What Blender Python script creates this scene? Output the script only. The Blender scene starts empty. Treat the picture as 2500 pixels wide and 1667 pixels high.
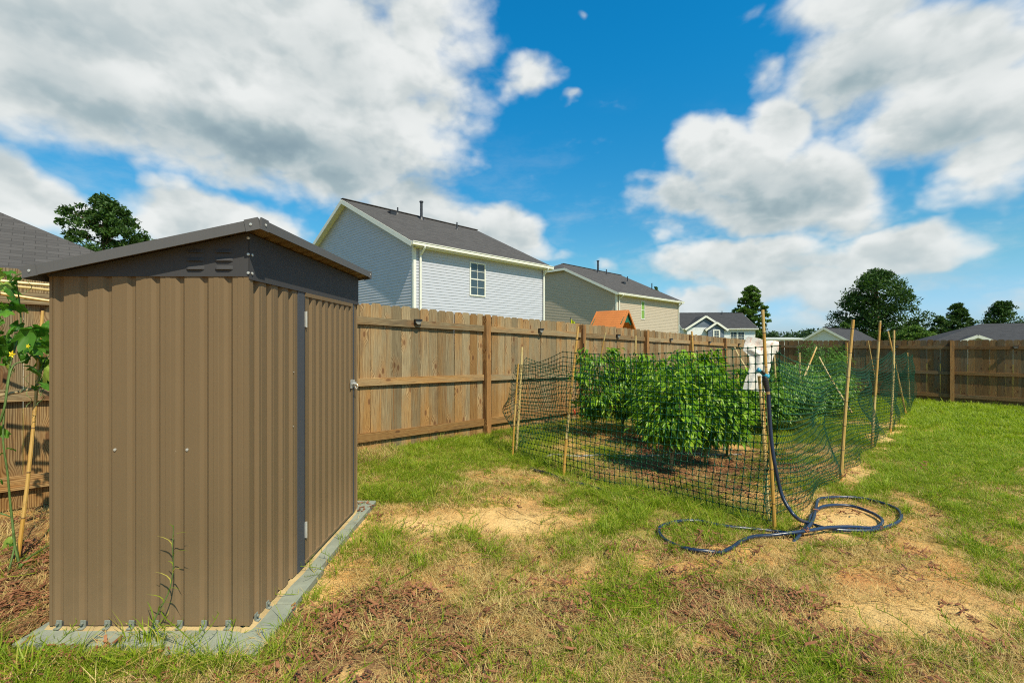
import bpy, math, random
import numpy as np
from mathutils import Vector, Matrix, Euler
R = math.radians
random.seed(7)
rng = np.random.default_rng(11)
SC = bpy.context.scene
COL = SC.collection

# ------------------------------------------------------------------ camera
CAMZ = 1.37
FPX = 1111.0                       # focal length in pixels of the 2500 px wide photograph
cam_d = bpy.data.cameras.new('camera'); cam_d.lens = 16.0; cam_d.sensor_width = 36.0
cam_d.clip_start = 0.05; cam_d.clip_end = 4000
cam_d.dof.use_dof = True; cam_d.dof.focus_distance = 3.6; cam_d.dof.aperture_fstop = 5.0
cam = bpy.data.objects.new('camera', cam_d); COL.objects.link(cam)
cam.location = (0, 0, CAMZ); cam.rotation_euler = (R(90), 0, 0)
SC.camera = cam
SC.view_settings.view_transform = 'Standard'; SC.view_settings.look = 'None'
SC.view_settings.gamma = 1.0; SC.view_settings.use_curve_mapping = False
SC.view_settings.exposure = 0.45
SC.cycles.filter_width = 1.1
SC.cycles.use_denoising = False
ALB = .80                          # overall albedo trim that goes with the exposure
SC.cycles.max_bounces = 4; SC.cycles.diffuse_bounces = 3; SC.cycles.glossy_bounces = 2; SC.cycles.transparent_max_bounces = 6

# ------------------------------------------------------------------ node helper
class T:
    def __init__(s, tree): s.t = tree; s.t.nodes.clear()
    def n(s, typ, ins=None, **props):
        nd = s.t.nodes.new(typ)
        for k, v in props.items(): setattr(nd, k, v)
        for k, v in (ins or {}).items():
            if isinstance(v, bpy.types.NodeSocket): s.t.links.new(v, nd.inputs[k])
            else: nd.inputs[k].default_value = v
        return nd
    def m(s, op, a, b=0.0, c=0.0, clamp=False):
        return s.n('ShaderNodeMath', {0: a, 1: b, 2: c}, operation=op, use_clamp=clamp).outputs[0]
    def vm(s, op, a, b=(0, 0, 0), c=(0, 0, 0)):
        nd = s.n('ShaderNodeVectorMath', {0: a, 1: b}, operation=op)
        if op == 'MULTIPLY_ADD':
            if isinstance(c, bpy.types.NodeSocket): s.t.links.new(c, nd.inputs[2])
            else: nd.inputs[2].default_value = c
        return nd.outputs['Value'] if op in ('LENGTH', 'DOT_PRODUCT') else nd.outputs[0]
    def ramp(s, fac, stops, interp='LINEAR'):
        nd = s.n('ShaderNodeValToRGB', {0: fac}); cr = nd.color_ramp; cr.interpolation = interp
        while len(cr.elements) < len(stops): cr.elements.new(0.5)
        for e, (p, c) in zip(cr.elements, stops):
            e.position = p; e.color = (c, c, c, 1) if isinstance(c, (int, float)) else (*c[:3], 1)
        return nd.outputs[0]
    def mix(s, fac, a, b, blend='MIX'):
        nd = s.n('ShaderNodeMix', data_type='RGBA', blend_type=blend)
        for i, v in ((0, fac), (6, a), (7, b)):
            if isinstance(v, bpy.types.NodeSocket): s.t.links.new(v, nd.inputs[i])
            else: nd.inputs[i].default_value = v if i == 0 else ((*v[:3], 1) if hasattr(v, '__len__') else (v, v, v, 1))
        return nd.outputs[2]
    def noise(s, vec, scale, detail=4, rough=.55, dist=0.0, out=0):
        return s.n('ShaderNodeTexNoise', {'Vector': vec, 'Scale': scale, 'Detail': detail, 'Roughness': rough, 'Distortion': dist}).outputs[out]
    def mr(s, v, a, b, c=0.0, d=1.0, smooth=True):
        return s.n('ShaderNodeMapRange', {'Value': v, 'From Min': a, 'From Max': b, 'To Min': c, 'To Max': d},
                   interpolation_type='SMOOTHSTEP' if smooth else 'LINEAR', clamp=True).outputs[0]
    def mapv(s, vec, scale=(1, 1, 1), loc=(0, 0, 0)):
        return s.vm('MULTIPLY_ADD', vec, scale, loc)

# ------------------------------------------------------------------ sun and sky
SUN_EL = R(53); SUN_H = Vector((.57, -.822, 0)).normalized()
SUN_V = (SUN_H * math.cos(SUN_EL) + Vector((0, 0, math.sin(SUN_EL)))).normalized()
SUN_ROT = math.atan2(SUN_H.x, SUN_H.y)
sd = bpy.data.lights.new('sun', 'SUN'); sd.energy = 5.0; sd.angle = R(0.53); sd.color = (1.0, .89, .69)
so = bpy.data.objects.new('sun', sd); COL.objects.link(so); so.location = (6, -8, 14)
so.rotation_euler = SUN_V.to_track_quat('Z', 'Y').to_euler()

W = bpy.data.worlds.new('World'); SC.world = W; W.use_nodes = True
def build_world():
    t = T(W.node_tree)
    d = t.n('ShaderNodeTexCoord').outputs['Generated']
    d = t.vm('NORMALIZE', d)
    sep = t.n('ShaderNodeSeparateXYZ', {0: d})
    x, y, z = sep.outputs
    az = t.m('ARCTAN2', x, y)
    hl = t.m('SQRT', t.m('ADD', t.m('MULTIPLY', x, x), t.m('MULTIPLY', y, y)))
    h = t.m('MINIMUM', t.m('DIVIDE', z, t.m('MAXIMUM', hl, .02)), 4.0)
    P = t.n('ShaderNodeCombineXYZ', {0: az, 1: h, 2: 0.0}).outputs[0]
    # noise lives on the direction sphere, flattened a little towards the horizon
    dn = t.vm('MULTIPLY', d, (1, 1, 1.5))
    n1 = t.n('ShaderNodeTexNoise', {'Vector': dn, 'Scale': 3.2, 'Detail': 2.0, 'Roughness': .5}).outputs['Color']
    n2 = t.n('ShaderNodeTexNoise', {'Vector': dn, 'Scale': 9.0, 'Detail': 3.0, 'Roughness': .55}).outputs['Color']
    w1 = t.vm('MULTIPLY', t.vm('SUBTRACT', n1, (.5, .5, .5)), (.17, .12, 0))
    w2 = t.vm('MULTIPLY', t.vm('SUBTRACT', n2, (.5, .5, .5)), (.10, .09, 0))
    Pw = t.vm('ADD', t.vm('ADD', P, w1), w2)
    def fbm(vec):
        a = t.noise(vec, 7.0, 6, .53)
        v = t.n('ShaderNodeTexVoronoi', {'Vector': t.vm('ADD', vec, t.vm('MULTIPLY', n2, (.12, .12, .12))), 'Scale': 11.0, 'Detail': 2.0, 'Roughness': .55},
                feature='F1').outputs['Distance']
        return t.m('SUBTRACT', t.m('MULTIPLY', a, 1.4), t.m('MULTIPLY', v, .30))
    def pp(px, py):
        a = math.atan((px - 1176) / 1045.); return a, -(py - 784) / 1045. * math.cos(a)
    # (x, y, rx, ry, strength) in angular units taken from where each cloud stands in the sky
    clouds = [(420, 60, 760, 270, 1.45), (80, 130, 420, 240, 1.3), (760, 170, 370, 290, 1.4), (960, 80, 150, 230, 1.0), (640, 330, 500, 130, 1.2), (840, 365, 220, 75, 1.0), (200, 280, 300, 70, .75),
              (60, 460, 240, 110, 1.25), (200, 500, 150, 70, 1.0), (500, 510, 190, 95, 1.15), (620, 560, 120, 66, .9), (950, 480, 170, 118, 1.3), (1150, 555, 140, 92, 1.25), (1050, 530, 150, 90, 1.1), (1060, 415, 70, 40, .5),
              (1190, 205, 80, 66, .85), (1280, 246, 40, 26, .7), (1305, 66, 36, 26, .55), (1740, 30, 70, 60, .3), (1765, 170, 80, 100, .62),
              (1800, 295, 110, 108, 1.3), (1625, 345, 115, 100, 1.15), (1700, 400, 170, 120, 1.2), (1560, 470, 150, 90, 1.1), (1860, 440, 190, 130, 1.25), (1740, 495, 280, 80, 1.1),
              (2000, 130, 230, 170, 1.3), (2180, 110, 260, 160, 1.15), (2200, 290, 320, 130, 1.15), (2300, 390, 200, 100, 1.0), (1980, 0, 230, 100, 1.0), (2420, 260, 220, 200, 1.1), (2330, 0, 60, 30, .4),
              (2050, 565, 200, 66, 1.3), (1700, 600, 230, 56, 1.0), (1850, 645, 320, 75, 1.0), (1640, 690, 140, 50, .9), (1900, 590, 300, 60, .8), (2290, 690, 160, 45, .6), (1400, 615, 45, 28, .5), (1290, 590, 70, 26, .5),
              (1980, 715, 300, 40, .6), (1560, 640, 80, 45, .3)]
    def field(vec, full):
        acc = None
        for (px, py, rx, ry, st) in clouds:
            a, hh = pp(px, py); c = math.cos(a)
            ra = rx / 1045. * c * c; rh = ry / 1045. * c
            q = t.vm('MULTIPLY_ADD', vec, (1 / ra, 1 / rh, 0), (-a / ra, -hh / rh, 0))
            r = t.vm('LENGTH', q)
            v = t.m('MULTIPLY', t.mr(r, 1.35, .15, 0, 1, False), st)
            acc = v if acc is None else t.n('ShaderNodeMath', {0: acc, 1: v, 2: .12}, operation='SMOOTH_MAX').outputs[0]
        return acc
    D = field(Pw, True)
    # the rest of the dome (never in frame) carries broken cumulus, coverage set for ambient fill
    out = t.m('MAXIMUM', t.mr(t.m('ABSOLUTE', az), .92, 1.25), t.mr(h, .80, 1.1))
    gen = t.mr(t.noise(t.vm('MULTIPLY', d, (1, 1, 1.3)), 2.4, 5, .5), .47, .67, 0, .95)
    D = t.m('MAXIMUM', D, t.m('MULTIPLY', gen, out))
    F = fbm(dn)
    upv = t.vm('ADD', dn, (SUN_V.x * .02, SUN_V.y * .02, .055))
    F2 = fbm(upv)
    D2 = t.m('MULTIPLY', D, .93)
    dens = t.m('ADD', D, t.m('MULTIPLY', t.m('SUBTRACT', F, .52), .75))
    dens2 = t.m('ADD', D2, t.m('MULTIPLY', t.m('SUBTRACT', F2, .52), .75))
    alpha = t.mr(dens, .19, .72)
    wisp = t.m('MULTIPLY', t.mr(t.noise(t.vm('MULTIPLY', d, (1, 1, 2.6)), 5.0, 7, .62), .50, .78), t.mr(z, .50, .02, 0, .45))
    alpha = t.m('MAXIMUM', alpha, wisp)
    # light: where the field drops towards the sun the cloud is a lit edge, inside it is grey
    lit = t.mr(t.m('SUBTRACT', dens, dens2), -.16, .24)
    thick = t.mr(dens2, .45, 1.25)
    # grey flat bases of the big clouds
    base = None
    for (px, py, rx, ry, st) in [(620, 350, 480, 70, .8), (850, 390, 200, 50, .5), (300, 250, 300, 60, .35), (1730, 460, 230, 60, .75), (1900, 520, 200, 30, .5), (1960, 215, 150, 75, .6), (2140, 350, 170, 60, .5), (1720, 625, 200, 30, .6), (1850, 690, 260, 24, .5), (2180, 615, 120, 24, .4), (520, 575, 150, 30, .4), (150, 60, 160, 60, .25), (2250, 150, 120, 50, .3), (1010, 560, 160, 30, .35)]:
        a, hh = pp(px, py); c = math.cos(a)
        ra = rx / 1045. * c * c; rh = ry / 1045. * c
        r = t.vm('LENGTH', t.vm('MULTIPLY_ADD', Pw, (1 / ra, 1 / rh, 0), (-a / ra, -hh / rh, 0)))
        v = t.m('MULTIPLY', t.mr(r, 1.5, .1), st)
        base = v if base is None else t.m('MAXIMUM', base, v)
    soft = t.noise(dn, 4.0, 5, .5)
    r1 = t.noise(dn, 3.6, 3, .5); r2 = t.noise(t.vm('ADD', dn, (SUN_V.x * .05, SUN_V.y * .05, .11)), 3.6, 3, .5)
    g = t.m('SUBTRACT', 1.0, t.m('MULTIPLY', thick, .36))
    g = t.m('ADD', t.m('MULTIPLY', g, .75), t.m('MULTIPLY', lit, .25))
    g = t.m('ADD', g, t.m('MULTIPLY', t.m('SUBTRACT', soft, .5), .14))
    g = t.m('ADD', g, t.m('MULTIPLY', t.m('SUBTRACT', r1, r2), .6))
    g = t.m('SUBTRACT', g, t.m('MULTIPLY', base, .52), clamp=True)
    ccol = t.ramp(g, [(0.0, (.27, .37, .42)), (.28, (.40, .50, .53)), (.50, (.56, .63, .64)), (.72, (.71, .755, .745)), (1.0, (.90, .92, .90))])
    hz = t.mr(z, .22, .0)
    sky = t.n('ShaderNodeTexSky', sky_type='NISHITA', sun_disc=False, sun_elevation=SUN_EL, sun_rotation=SUN_ROT,
              altitude=200, air_density=1.0, dust_density=.6, ozone_density=3.0).outputs[0]
    sc = t.n('ShaderNodeHueSaturation', {'Hue': .5, 'Saturation': 1.30, 'Value': 1.0, 'Color': sky}).outputs[0]
    sc = t.mix(t.mr(z, .60, -.02), t.vm('MULTIPLY', sc, (.020, .208, .200)), t.vm('MULTIPLY', sc, (.130, .140, .118)))
    sc = t.mix(t.mr(z, .16, -.01), sc, t.vm('MULTIPLY', sc, (.72, .86, 1.55)))
    ccol = t.mix(t.m('MULTIPLY', hz, .35), ccol, (.50, .66, .74))
    colr = t.mix(t.m('MULTIPLY', alpha, .97), sc, ccol)
    # sky() strength 0.1 is folded into the tint above so that clouds and air share one Background
    colr = t.vm('MULTIPLY', colr, (10, 10, 10))
    bg = t.n('ShaderNodeBackground', {'Color': colr, 'Strength': .0700})
    t.n('ShaderNodeOutputWorld', {0: bg.outputs[0]})
build_world()
W.cycles.sampling_method = 'MANUAL'; W.cycles.sample_map_resolution = 512

# ------------------------------------------------------------------ place geometry
A = Vector((.698, .716, 0)); N = Vector((.716, -.698, 0))      # along the long fence / from it into the yard
P0 = Vector((-.396, 6.79, 0))
def sp(x, y): return x * .698 + y * .716, (x + .396) * .716 - (y - 6.79) * .698
def spxy(s, p):
    q = A * s + N * p + (P0 - A * (P0.dot(A))); return q.x, q.y
def smooth(a): a = np.clip(a, 0, 1); return a * a * (3 - 2 * a)
def Gf(x, y):
    x = np.asarray(x, float); y = np.asarray(y, float)
    s, p = sp(x, y)
    sc_ = np.where(s > 19, 19 + 3 * np.tanh((s - 19) / 6), s); sc_ = np.where(sc_ < -4, -4 + 2 * np.tanh((sc_ + 4) / 3), sc_)
    z = .10 - .0287 * sc_ - .06 * smooth(p / 3.) * np.clip(1 - s / 14, .2, 1)
    return z
def G(x, y): return float(Gf(x, y))
def at(px, py, Y):                   # point at depth Y seen at photo pixel (px, py)
    return Vector(((px - 1250) / FPX * Y, Y, CAMZ - (py - 833.5) / FPX * Y))
def gp(px, py, dz=0.0):              # ground point under photo pixel
    v = (py - 833.5) / FPX; u = (px - 1250) / FPX; Y = 4.0
    for _ in range(40): Y = .5 * Y + .5 * (CAMZ - G(u * Y, Y)) / v
    return Vector((u * Y, Y, G(u * Y, Y) + dz))

# value noise in numpy
_perm = rng.random((256, 256))
def vnoise(x, y):
    xi = np.floor(x).astype(int); yi = np.floor(y).astype(int); fx = smooth(x - xi); fy = smooth(y - yi)
    a = _perm[xi & 255, yi & 255]; b = _perm[(xi + 1) & 255, yi & 255]; c = _perm[xi & 255, (yi + 1) & 255]; d = _perm[(xi + 1) & 255, (yi + 1) & 255]
    return (a * (1 - fx) + b * fx) * (1 - fy) + (c * (1 - fx) + d * fx) * fy
def fb(x, y, sc=1.0, o=4):
    r = 0; am = .5; tot = 0
    for i in range(o):
        r = r + am * vnoise(x * sc + 17.3 * i, y * sc - 9.1 * i); tot += am; am *= .5; sc *= 2.03
    return r / tot

# ------------------------------------------------------------------ mesh helpers
class MB:
    def __init__(s): s.v = []; s.f = []; s.uv = None
    def add(s, vs, fs):
        o = len(s.v); s.v += [tuple(v) for v in vs]; s.f += [tuple(i + o for i in f) for f in fs]; return s
    def box(s, lo, hi, M=None):
        (a, b, c), (d, e, f) = lo, hi
        vs = [Vector(v) for v in ((a, b, c), (d, b, c), (d, e, c), (a, e, c), (a, b, f), (d, b, f), (d, e, f), (a, e, f))]
        if M is not None: vs = [M @ v for v in vs]
        return s.add(vs, [(3, 2, 1, 0), (4, 5, 6, 7), (0, 1, 5, 4), (1, 2, 6, 5), (2, 3, 7, 6), (3, 0, 4, 7)])
    def bar(s, p, q, w, h, up=(0, 0, 1)):         # rectangular bar from p to q
        p = Vector(p); q = Vector(q); d = (q - p).normalized(); up = Vector(up)
        x = d.cross(up)
        if x.length < 1e-4: x = d.cross(Vector((1, 0, 0)))
        x.normalize(); z = x.cross(d)
        vs = [e + x * (w / 2 * i) + z * (h / 2 * j) for e in (p, q) for i, j in ((-1, -1), (1, -1), (1, 1), (-1, 1))]
        return s.add(vs, [(0, 1, 2, 3), (7, 6, 5, 4), (0, 4, 5, 1), (1, 5, 6, 2), (2, 6, 7, 3), (3, 7, 4, 0)])
    def tube(s, pts, rad, k=8, cap=True):
        pts = [Vector(p) for p in pts]; n = len(pts)
        rad = rad if hasattr(rad, '__len__') else [rad] * n
        vs = []; prev = None
        for i, p in enumerate(pts):
            d = (pts[min(i + 1, n - 1)] - pts[max(i - 1, 0)])
            d = d.normalized() if d.length > 1e-9 else Vector((0, 0, 1))
            if prev is None:
                x = d.orthogonal().normalized()
            else:
                x = prev - d * prev.dot(d); x = x.normalized() if x.length > 1e-6 else d.orthogonal().normalized()
            prev = x; y = d.cross(x)
            vs += [p + (x * math.cos(2 * math.pi * j / k) + y * math.sin(2 * math.pi * j / k)) * rad[i] for j in range(k)]
        fs = [(i * k + j, i * k + (j + 1) % k, (i + 1) * k + (j + 1) % k, (i + 1) * k + j) for i in range(n - 1) for j in range(k)]
        if cap: fs += [tuple(range(k - 1, -1, -1)), tuple((n - 1) * k + j for j in range(k))]
        return s.add(vs, fs)
    def slab(s, poly, th, nrm=(0, 0, -1)):        # polygon given thickness along nrm
        n = len(poly); nr = Vector(nrm) * th; top = [Vector(p) for p in poly]
        return s.add(top + [p + nr for p in top], [tuple(range(n)), tuple(range(2 * n - 1, n - 1, -1))] + [(i, i + n, (i + 1) % n + n, (i + 1) % n) for i in range(n)])
    def sphere(s, c, r, sz=(1, 1, 1), a=8, b=5):
        c = Vector(c); vs = [c + Vector((0, 0, r * sz[2]))]
        for i in range(1, b):
            th = math.pi * i / b
            vs += [c + Vector((r * sz[0] * math.sin(th) * math.cos(2 * math.pi * j / a), r * sz[1] * math.sin(th) * math.sin(2 * math.pi * j / a), r * sz[2] * math.cos(th))) for j in range(a)]
        vs.append(c - Vector((0, 0, r * sz[2]))); L = len(vs) - 1
        fs = [(0, 1 + j, 1 + (j + 1) % a) for j in range(a)]
        for i in range(b - 2): fs += [(1 + i * a + j, 1 + (i + 1) * a + j, 1 + (i + 1) * a + (j + 1) % a, 1 + i * a + (j + 1) % a) for j in range(a)]
        o = 1 + (b - 2) * a; fs += [(L, o + (j + 1) % a, o + j) for j in range(a)]
        return s.add(vs, fs)
    def mesh(s, name, mat=None, smooth_=False):
        me = bpy.data.meshes.new(name); me.from_pydata(s.v, [], s.f); me.update()
        if mat: me.materials.append(mat)
        if smooth_:
            me.polygons.foreach_set('use_smooth', [True] * len(me.polygons))
            try: me.set_sharp_from_angle(angle=R(40))
            except Exception: pass
        return me
    def obj(s, name, mat=None, parent=None, loc=(0, 0, 0), smooth_=False, rot=None):
        return link(name, s.mesh(name, mat, smooth_), parent, loc, rot)
def link(name, me, parent=None, loc=(0, 0, 0), rot=None, scale=None):
    o = bpy.data.objects.new(name, me); COL.objects.link(o); o.location = loc
    if rot is not None: o.rotation_euler = rot
    if scale is not None: o.scale = scale if hasattr(scale, '__len__') else (scale,) * 3
    if parent: o.parent = parent
    return o
def npmesh(name, V, F, mat):          # V (n,3), F (m,3) or (m,4)
    me = bpy.data.meshes.new(name); V = np.ascontiguousarray(V, np.float32); F = np.ascontiguousarray(F, np.int32)
    k = F.shape[1]; me.vertices.add(len(V)); me.vertices.foreach_set('co', V.ravel())
    me.loops.add(F.size); me.loops.foreach_set('vertex_index', F.ravel())
    me.polygons.add(len(F)); me.polygons.foreach_set('loop_start', np.arange(0, F.size, k, dtype=np.int32))
    me.update(calc_edges=True)
    if mat: me.materials.append(mat)
    return me
def tag(o, label=None, cat=None, group=None, kind=None):
    for k, v in (('label', label), ('category', cat), ('group', group), ('kind', kind)):
        if v: o[k] = v
    return o
def thing(name, label, cat, loc=(0, 0, 0), rz=0.0, group=None):
    o = bpy.data.objects.new(name, None); COL.objects.link(o); o.location = loc; o.rotation_euler = (0, 0, rz)
    o.empty_display_size = .1
    return tag(o, label, cat, group)
def spline(pts, n=8, closed=False):
    P = [Vector(p) for p in pts]; out = []
    for i in range(len(P) - 1):
        a = P[max(i - 1, 0)]; b = P[i]; c = P[i + 1]; d = P[min(i + 2, len(P) - 1)]
        for j in range(n):
            u = j / n
            out.append(.5 * ((2 * b) + (c - a) * u + (2 * a - 5 * b + 4 * c - d) * u * u + (3 * b - a - 3 * c + d) * u ** 3))
    out.append(P[-1]); return out

# ------------------------------------------------------------------ materials
def newmat(name):
    m = bpy.data.materials.new(name); m.use_nodes = True; return m, T(m.node_tree)
def finish(t, col, rough=.7, spec=.5, metal=0.0, bump=None, bstr=.3, bdist=.01, extra=None):
    if isinstance(col, bpy.types.NodeSocket): col = t.vm('MULTIPLY', col, (ALB, ALB, ALB))
    ins = {'Base Color': col if isinstance(col, bpy.types.NodeSocket) else (*[c * ALB for c in col[:3]], 1), 'Roughness': rough, 'Specular IOR Level': spec, 'Metallic': metal}
    if bump is not None:
        ins['Normal'] = t.n('ShaderNodeBump', {'Height': bump, 'Strength': bstr, 'Distance': bdist}).outputs[0]
    if extra: ins.update(extra)
    b = t.n('ShaderNodeBsdfPrincipled', ins)
    t.n('ShaderNodeOutputMaterial', {0: b.outputs[0]}); return b
def simple(name, col, rough=.6, spec=.4, metal=0.0, var=.12, vs=6.0, bump=.1, bs=40.0, bdist=.004, stretch=(1, 1, 1)):
    m, t = newmat(name); co = t.n('ShaderNodeTexCoord').outputs['Object']
    co = t.vm('MULTIPLY', co, stretch)
    nz = t.noise(co, vs, 5, .6)
    c = t.mix(t.mr(nz, .3, .7), tuple(x * (1 - var) for x in col), tuple(min(1, x * (1 + var)) for x in col))
    finish(t, c, t.m('ADD', rough - .06, t.m('MULTIPLY', t.noise(co, bs * .3, 3), .12)), spec, metal, t.noise(co, bs, 4), bump, bdist); return m

def wood_mat(name, weather=.6, dark=1.0, orange=1.0, vertical=True, zlow=.55):
    m, t = newmat(name); tc = t.n('ShaderNodeTexCoord').outputs['Object']
    oi = t.n('ShaderNodeObjectInfo').outputs['Random']
    sh = t.n('ShaderNodeCombineXYZ', {0: t.m('MULTIPLY', oi, 37.), 1: t.m('MULTIPLY', oi, 91.), 2: t.m('MULTIPLY', oi, 53.)}).outputs[0]
    co = t.vm('ADD', tc, sh)
    st = (1, 1, .07) if vertical else (.07, 1, 1)
    kst = (1, 1, .42) if vertical else (.42, 1, 1)
    # knots bend the grain
    cs_ = t.n('ShaderNodeSeparateXYZ', {0: t.vm('MULTIPLY', co, kst)}).outputs
    kn = t.n('ShaderNodeTexVoronoi', {'Vector': t.n('ShaderNodeCombineXYZ', {0: cs_[0], 1: cs_[2], 2: 0.}).outputs[0], 'Scale': 4.2, 'Randomness': 1.0}, voronoi_dimensions='2D').outputs['Distance']
    knot = t.mr(kn, .085, .045); halo = t.mr(kn, .30, .06)
    g = t.n('ShaderNodeTexWave', {'Vector': t.vm('MULTIPLY_ADD', co, st, t.n('ShaderNodeCombineXYZ', {0: t.m('MULTIPLY', halo, .035), 1: 0., 2: 0.}).outputs[0]), 'Scale': 26., 'Distortion': 9.0, 'Detail': 3., 'Detail Scale': 1.1}, bands_direction='X' if vertical else 'Z').outputs['Fac']
    fine = t.noise(t.vm('MULTIPLY', co, (60, 60, 1.6) if vertical else (1.6, 60, 60)), 3.0, 4, .6)
    big = t.noise(t.vm('MULTIPLY', co, (5, 5, .7) if vertical else (.7, 5, 5)), 1.6, 3, .6)
    fresh = t.ramp(g, [(0, (.20 * orange, .090, .026)), (.35, (.35 * orange, .175, .050)), (.7, (.44 * orange, .245, .080)), (1, (.49 * orange, .29, .11))])
    grey = t.ramp(g, [(0, (.17, .120, .062)), (.35, (.29, .218, .120)), (.7, (.385, .30, .170)), (1, (.43, .34, .195))])
    z = t.n('ShaderNodeSeparateXYZ', {0: tc}).outputs[2]
    wf = t.m('ADD', t.m('MULTIPLY', t.mr(big, .3, .7), .75), weather - .5 + 0.0)
    if vertical: wf = t.m('ADD', wf, t.m('SUBTRACT', t.m('MULTIPLY', t.mr(z, 0., 1.2), .6), .38))
    wf = t.m('ADD', wf, t.m('MULTIPLY', t.m('SUBTRACT', oi, .5), .95), clamp=True)
    c = t.mix(wf, fresh, grey)
    c = t.mix(t.m('MULTIPLY', t.mr(fine, .45, .75), .35), c, (.16, .10, .055))
    streak = t.mr(t.noise(t.vm('MULTIPLY', co, (22, 22, .8) if vertical else (.8, 22, 22)), 1.3, 3, .6), .60, .70)
    c = t.mix(t.m('MULTIPLY', streak, .6), c, (.38, .155, .04))
    stain = t.mr(t.noise(t.vm('MULTIPLY', co, (9, 9, 1.1) if vertical else (1.1, 9, 9)), 1.0, 4, .65), .55, .70)
    c = t.mix(t.m('MULTIPLY', stain, .5), c, (.13, .085, .05))
    c = t.mix(t.m('MULTIPLY', halo, .35), c, (.40, .20, .07))
    c = t.mix(t.m('MULTIPLY', knot, .8), c, (.15, .065, .025))
    br = t.m('MULTIPLY', t.m('ADD', .64, t.m('MULTIPLY', t.m('FRACT', t.m('MULTIPLY', oi, 7.31)), .46)), dark)
    c = t.vm('MULTIPLY', c, t.n('ShaderNodeCombineXYZ', {0: br, 1: br, 2: br}).outputs[0])
    finish(t, c, .82, .25, 0, t.m('ADD', t.m('MULTIPLY', fine, .6), t.m('MULTIPLY', g, .4)), .45, .003); return m

def metal_paint(name, col, rough=.38, streak=.05, spec=.5, dirt=.0):
    m, t = newmat(name); co = t.n('ShaderNodeTexCoord').outputs['Object']
    st = t.noise(t.vm('MULTIPLY', co, (170, 170, 1.0)), 1.0, 3, .6)
    big = t.noise(co, 1.7, 4, .6)
    c = t.mix(st, tuple(x * (1 - streak) for x in col), tuple(x * (1 + streak) for x in col))
    c = t.mix(t.m('MULTIPLY', t.mr(big, .35, .75), .14), c, tuple(x * .72 for x in col))
    z = t.n('ShaderNodeSeparateXYZ', {0: co}).outputs[2]
    splash = t.m('MULTIPLY', t.mr(t.m('ADD', z, t.m('MULTIPLY', t.noise(co, 9, 5, .7), .35)), .62, .1), dirt)
    c = t.mix(splash, c, (.42, .27, .15))
    spk = t.mr(t.n('ShaderNodeTexVoronoi', {'Vector': co, 'Scale': 23.}).outputs['Distance'], .035, .02)
    c = t.mix(t.m('MULTIPLY', spk, t.m('MULTIPLY', t.mr(t.noise(co, 5, 2), .52, .6), .8)), c, (.55, .45, .33))
    finish(t, c, t.m('ADD', rough - .05, t.m('MULTIPLY', t.noise(co, 11, 4, .6), .16)), spec, 0, t.m('ADD', t.noise(t.vm('MULTIPLY', co, (30, 30, .8)), 1.0, 3), t.m('MULTIPLY', t.noise(co, 3.3, 2), 1.6)), .22, .004); return m

def leaf_mat(name, c1, c2, trans=.35, rough=.45, c3=None):
    m, t = newmat(name); oi = t.n('ShaderNodeObjectInfo').outputs['Random']
    geo = t.n('ShaderNodeNewGeometry'); isl = geo.outputs['Random Per Island']
    f = t.m('FRACT', t.m('ADD', isl, oi))
    c = t.mix(f, c1, c2)
    if c3: c = t.mix(t.mr(t.m('FRACT', t.m('MULTIPLY', f, 13.7)), .86, .9), c, c3)
    c = t.mix(t.m('MULTIPLY', t.noise(t.n('ShaderNodeTexCoord').outputs['Object'], 30, 2), .3), c, tuple(x * .6 for x in c1))
    c = t.vm('MULTIPLY', c, (ALB, ALB, ALB))
    b = t.n('ShaderNodeBsdfPrincipled', {'Base Color': c, 'Roughness': rough, 'Specular IOR Level': .25})
    tl = t.n('ShaderNodeBsdfTranslucent', {'Color': t.mix(.5, c, t.vm('MULTIPLY', c, (1.6, 1.8, .4)))})
    mx = t.n('ShaderNodeMixShader', {0: trans, 1: b.outputs[0], 2: tl.outputs[0]})
    t.n('ShaderNodeOutputMaterial', {0: mx.outputs[0]}); return m

M = {}
M['picket'] = wood_mat('weathered_picket_wood', .70, .96)
M['picket_far'] = wood_mat('shade_toned_picket_wood', .35, .62)  # darker copy of the picket wood, paints in the back fence's shade
M['rail'] = wood_mat('weathered_rail_wood', .72, 1.0, vertical=False)
M['rail_low'] = wood_mat('fresh_rail_wood', .25, .95, vertical=False)
M['rail_far'] = wood_mat('shade_toned_rail_wood', .55, .7, vertical=False)  # rail wood with the back fence's shade put into its colour
M['post'] = wood_mat('brown_post_wood', .08, 1.05, 1.08)
M['tan'] = metal_paint('tan_painted_steel', (.183, .125, .066), .55, .05, .22, .25)
M['grey_steel'] = metal_paint('charcoal_painted_steel', (.062, .062, .066), .6, .03, .12)
M['trim_steel'] = metal_paint('grey_trim_steel', (.115, .115, .118), .55, .03, .2)
M['door_frame'] = metal_paint('blue_grey_frame_steel', (.072, .078, .092), .55, .03, .2)
M['zinc'] = simple('zinc_screw', (.62, .62, .58), .4, .5, .5, .1)
M['clip'] = simple('galvanised_clip', (.26, .28, .24), .6, .2, .1, .2, 30)
M['paver'] = simple('grey_green_concrete_paver', (.265, .285, .225), .85, .2, 0, .16, 5, .5, 90, .003)
M['sand'] = simple('tan_sand', (.47, .34, .165), .95, .1, 0, .15, 12, .6, 120, .006)
M['bamboo'] = None
M['net'] = simple('green_plastic_net', (.004, .060, .028), .5, .2, 0, .2, 3)
M['hose'] = simple('navy_rubber_hose', (.012, .027, .065), .33, .55, 0, .35, 3, .15, 30)
M['hose_black'] = simple('black_rubber_hose', (.02, .022, .03), .5, .4)
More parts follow.
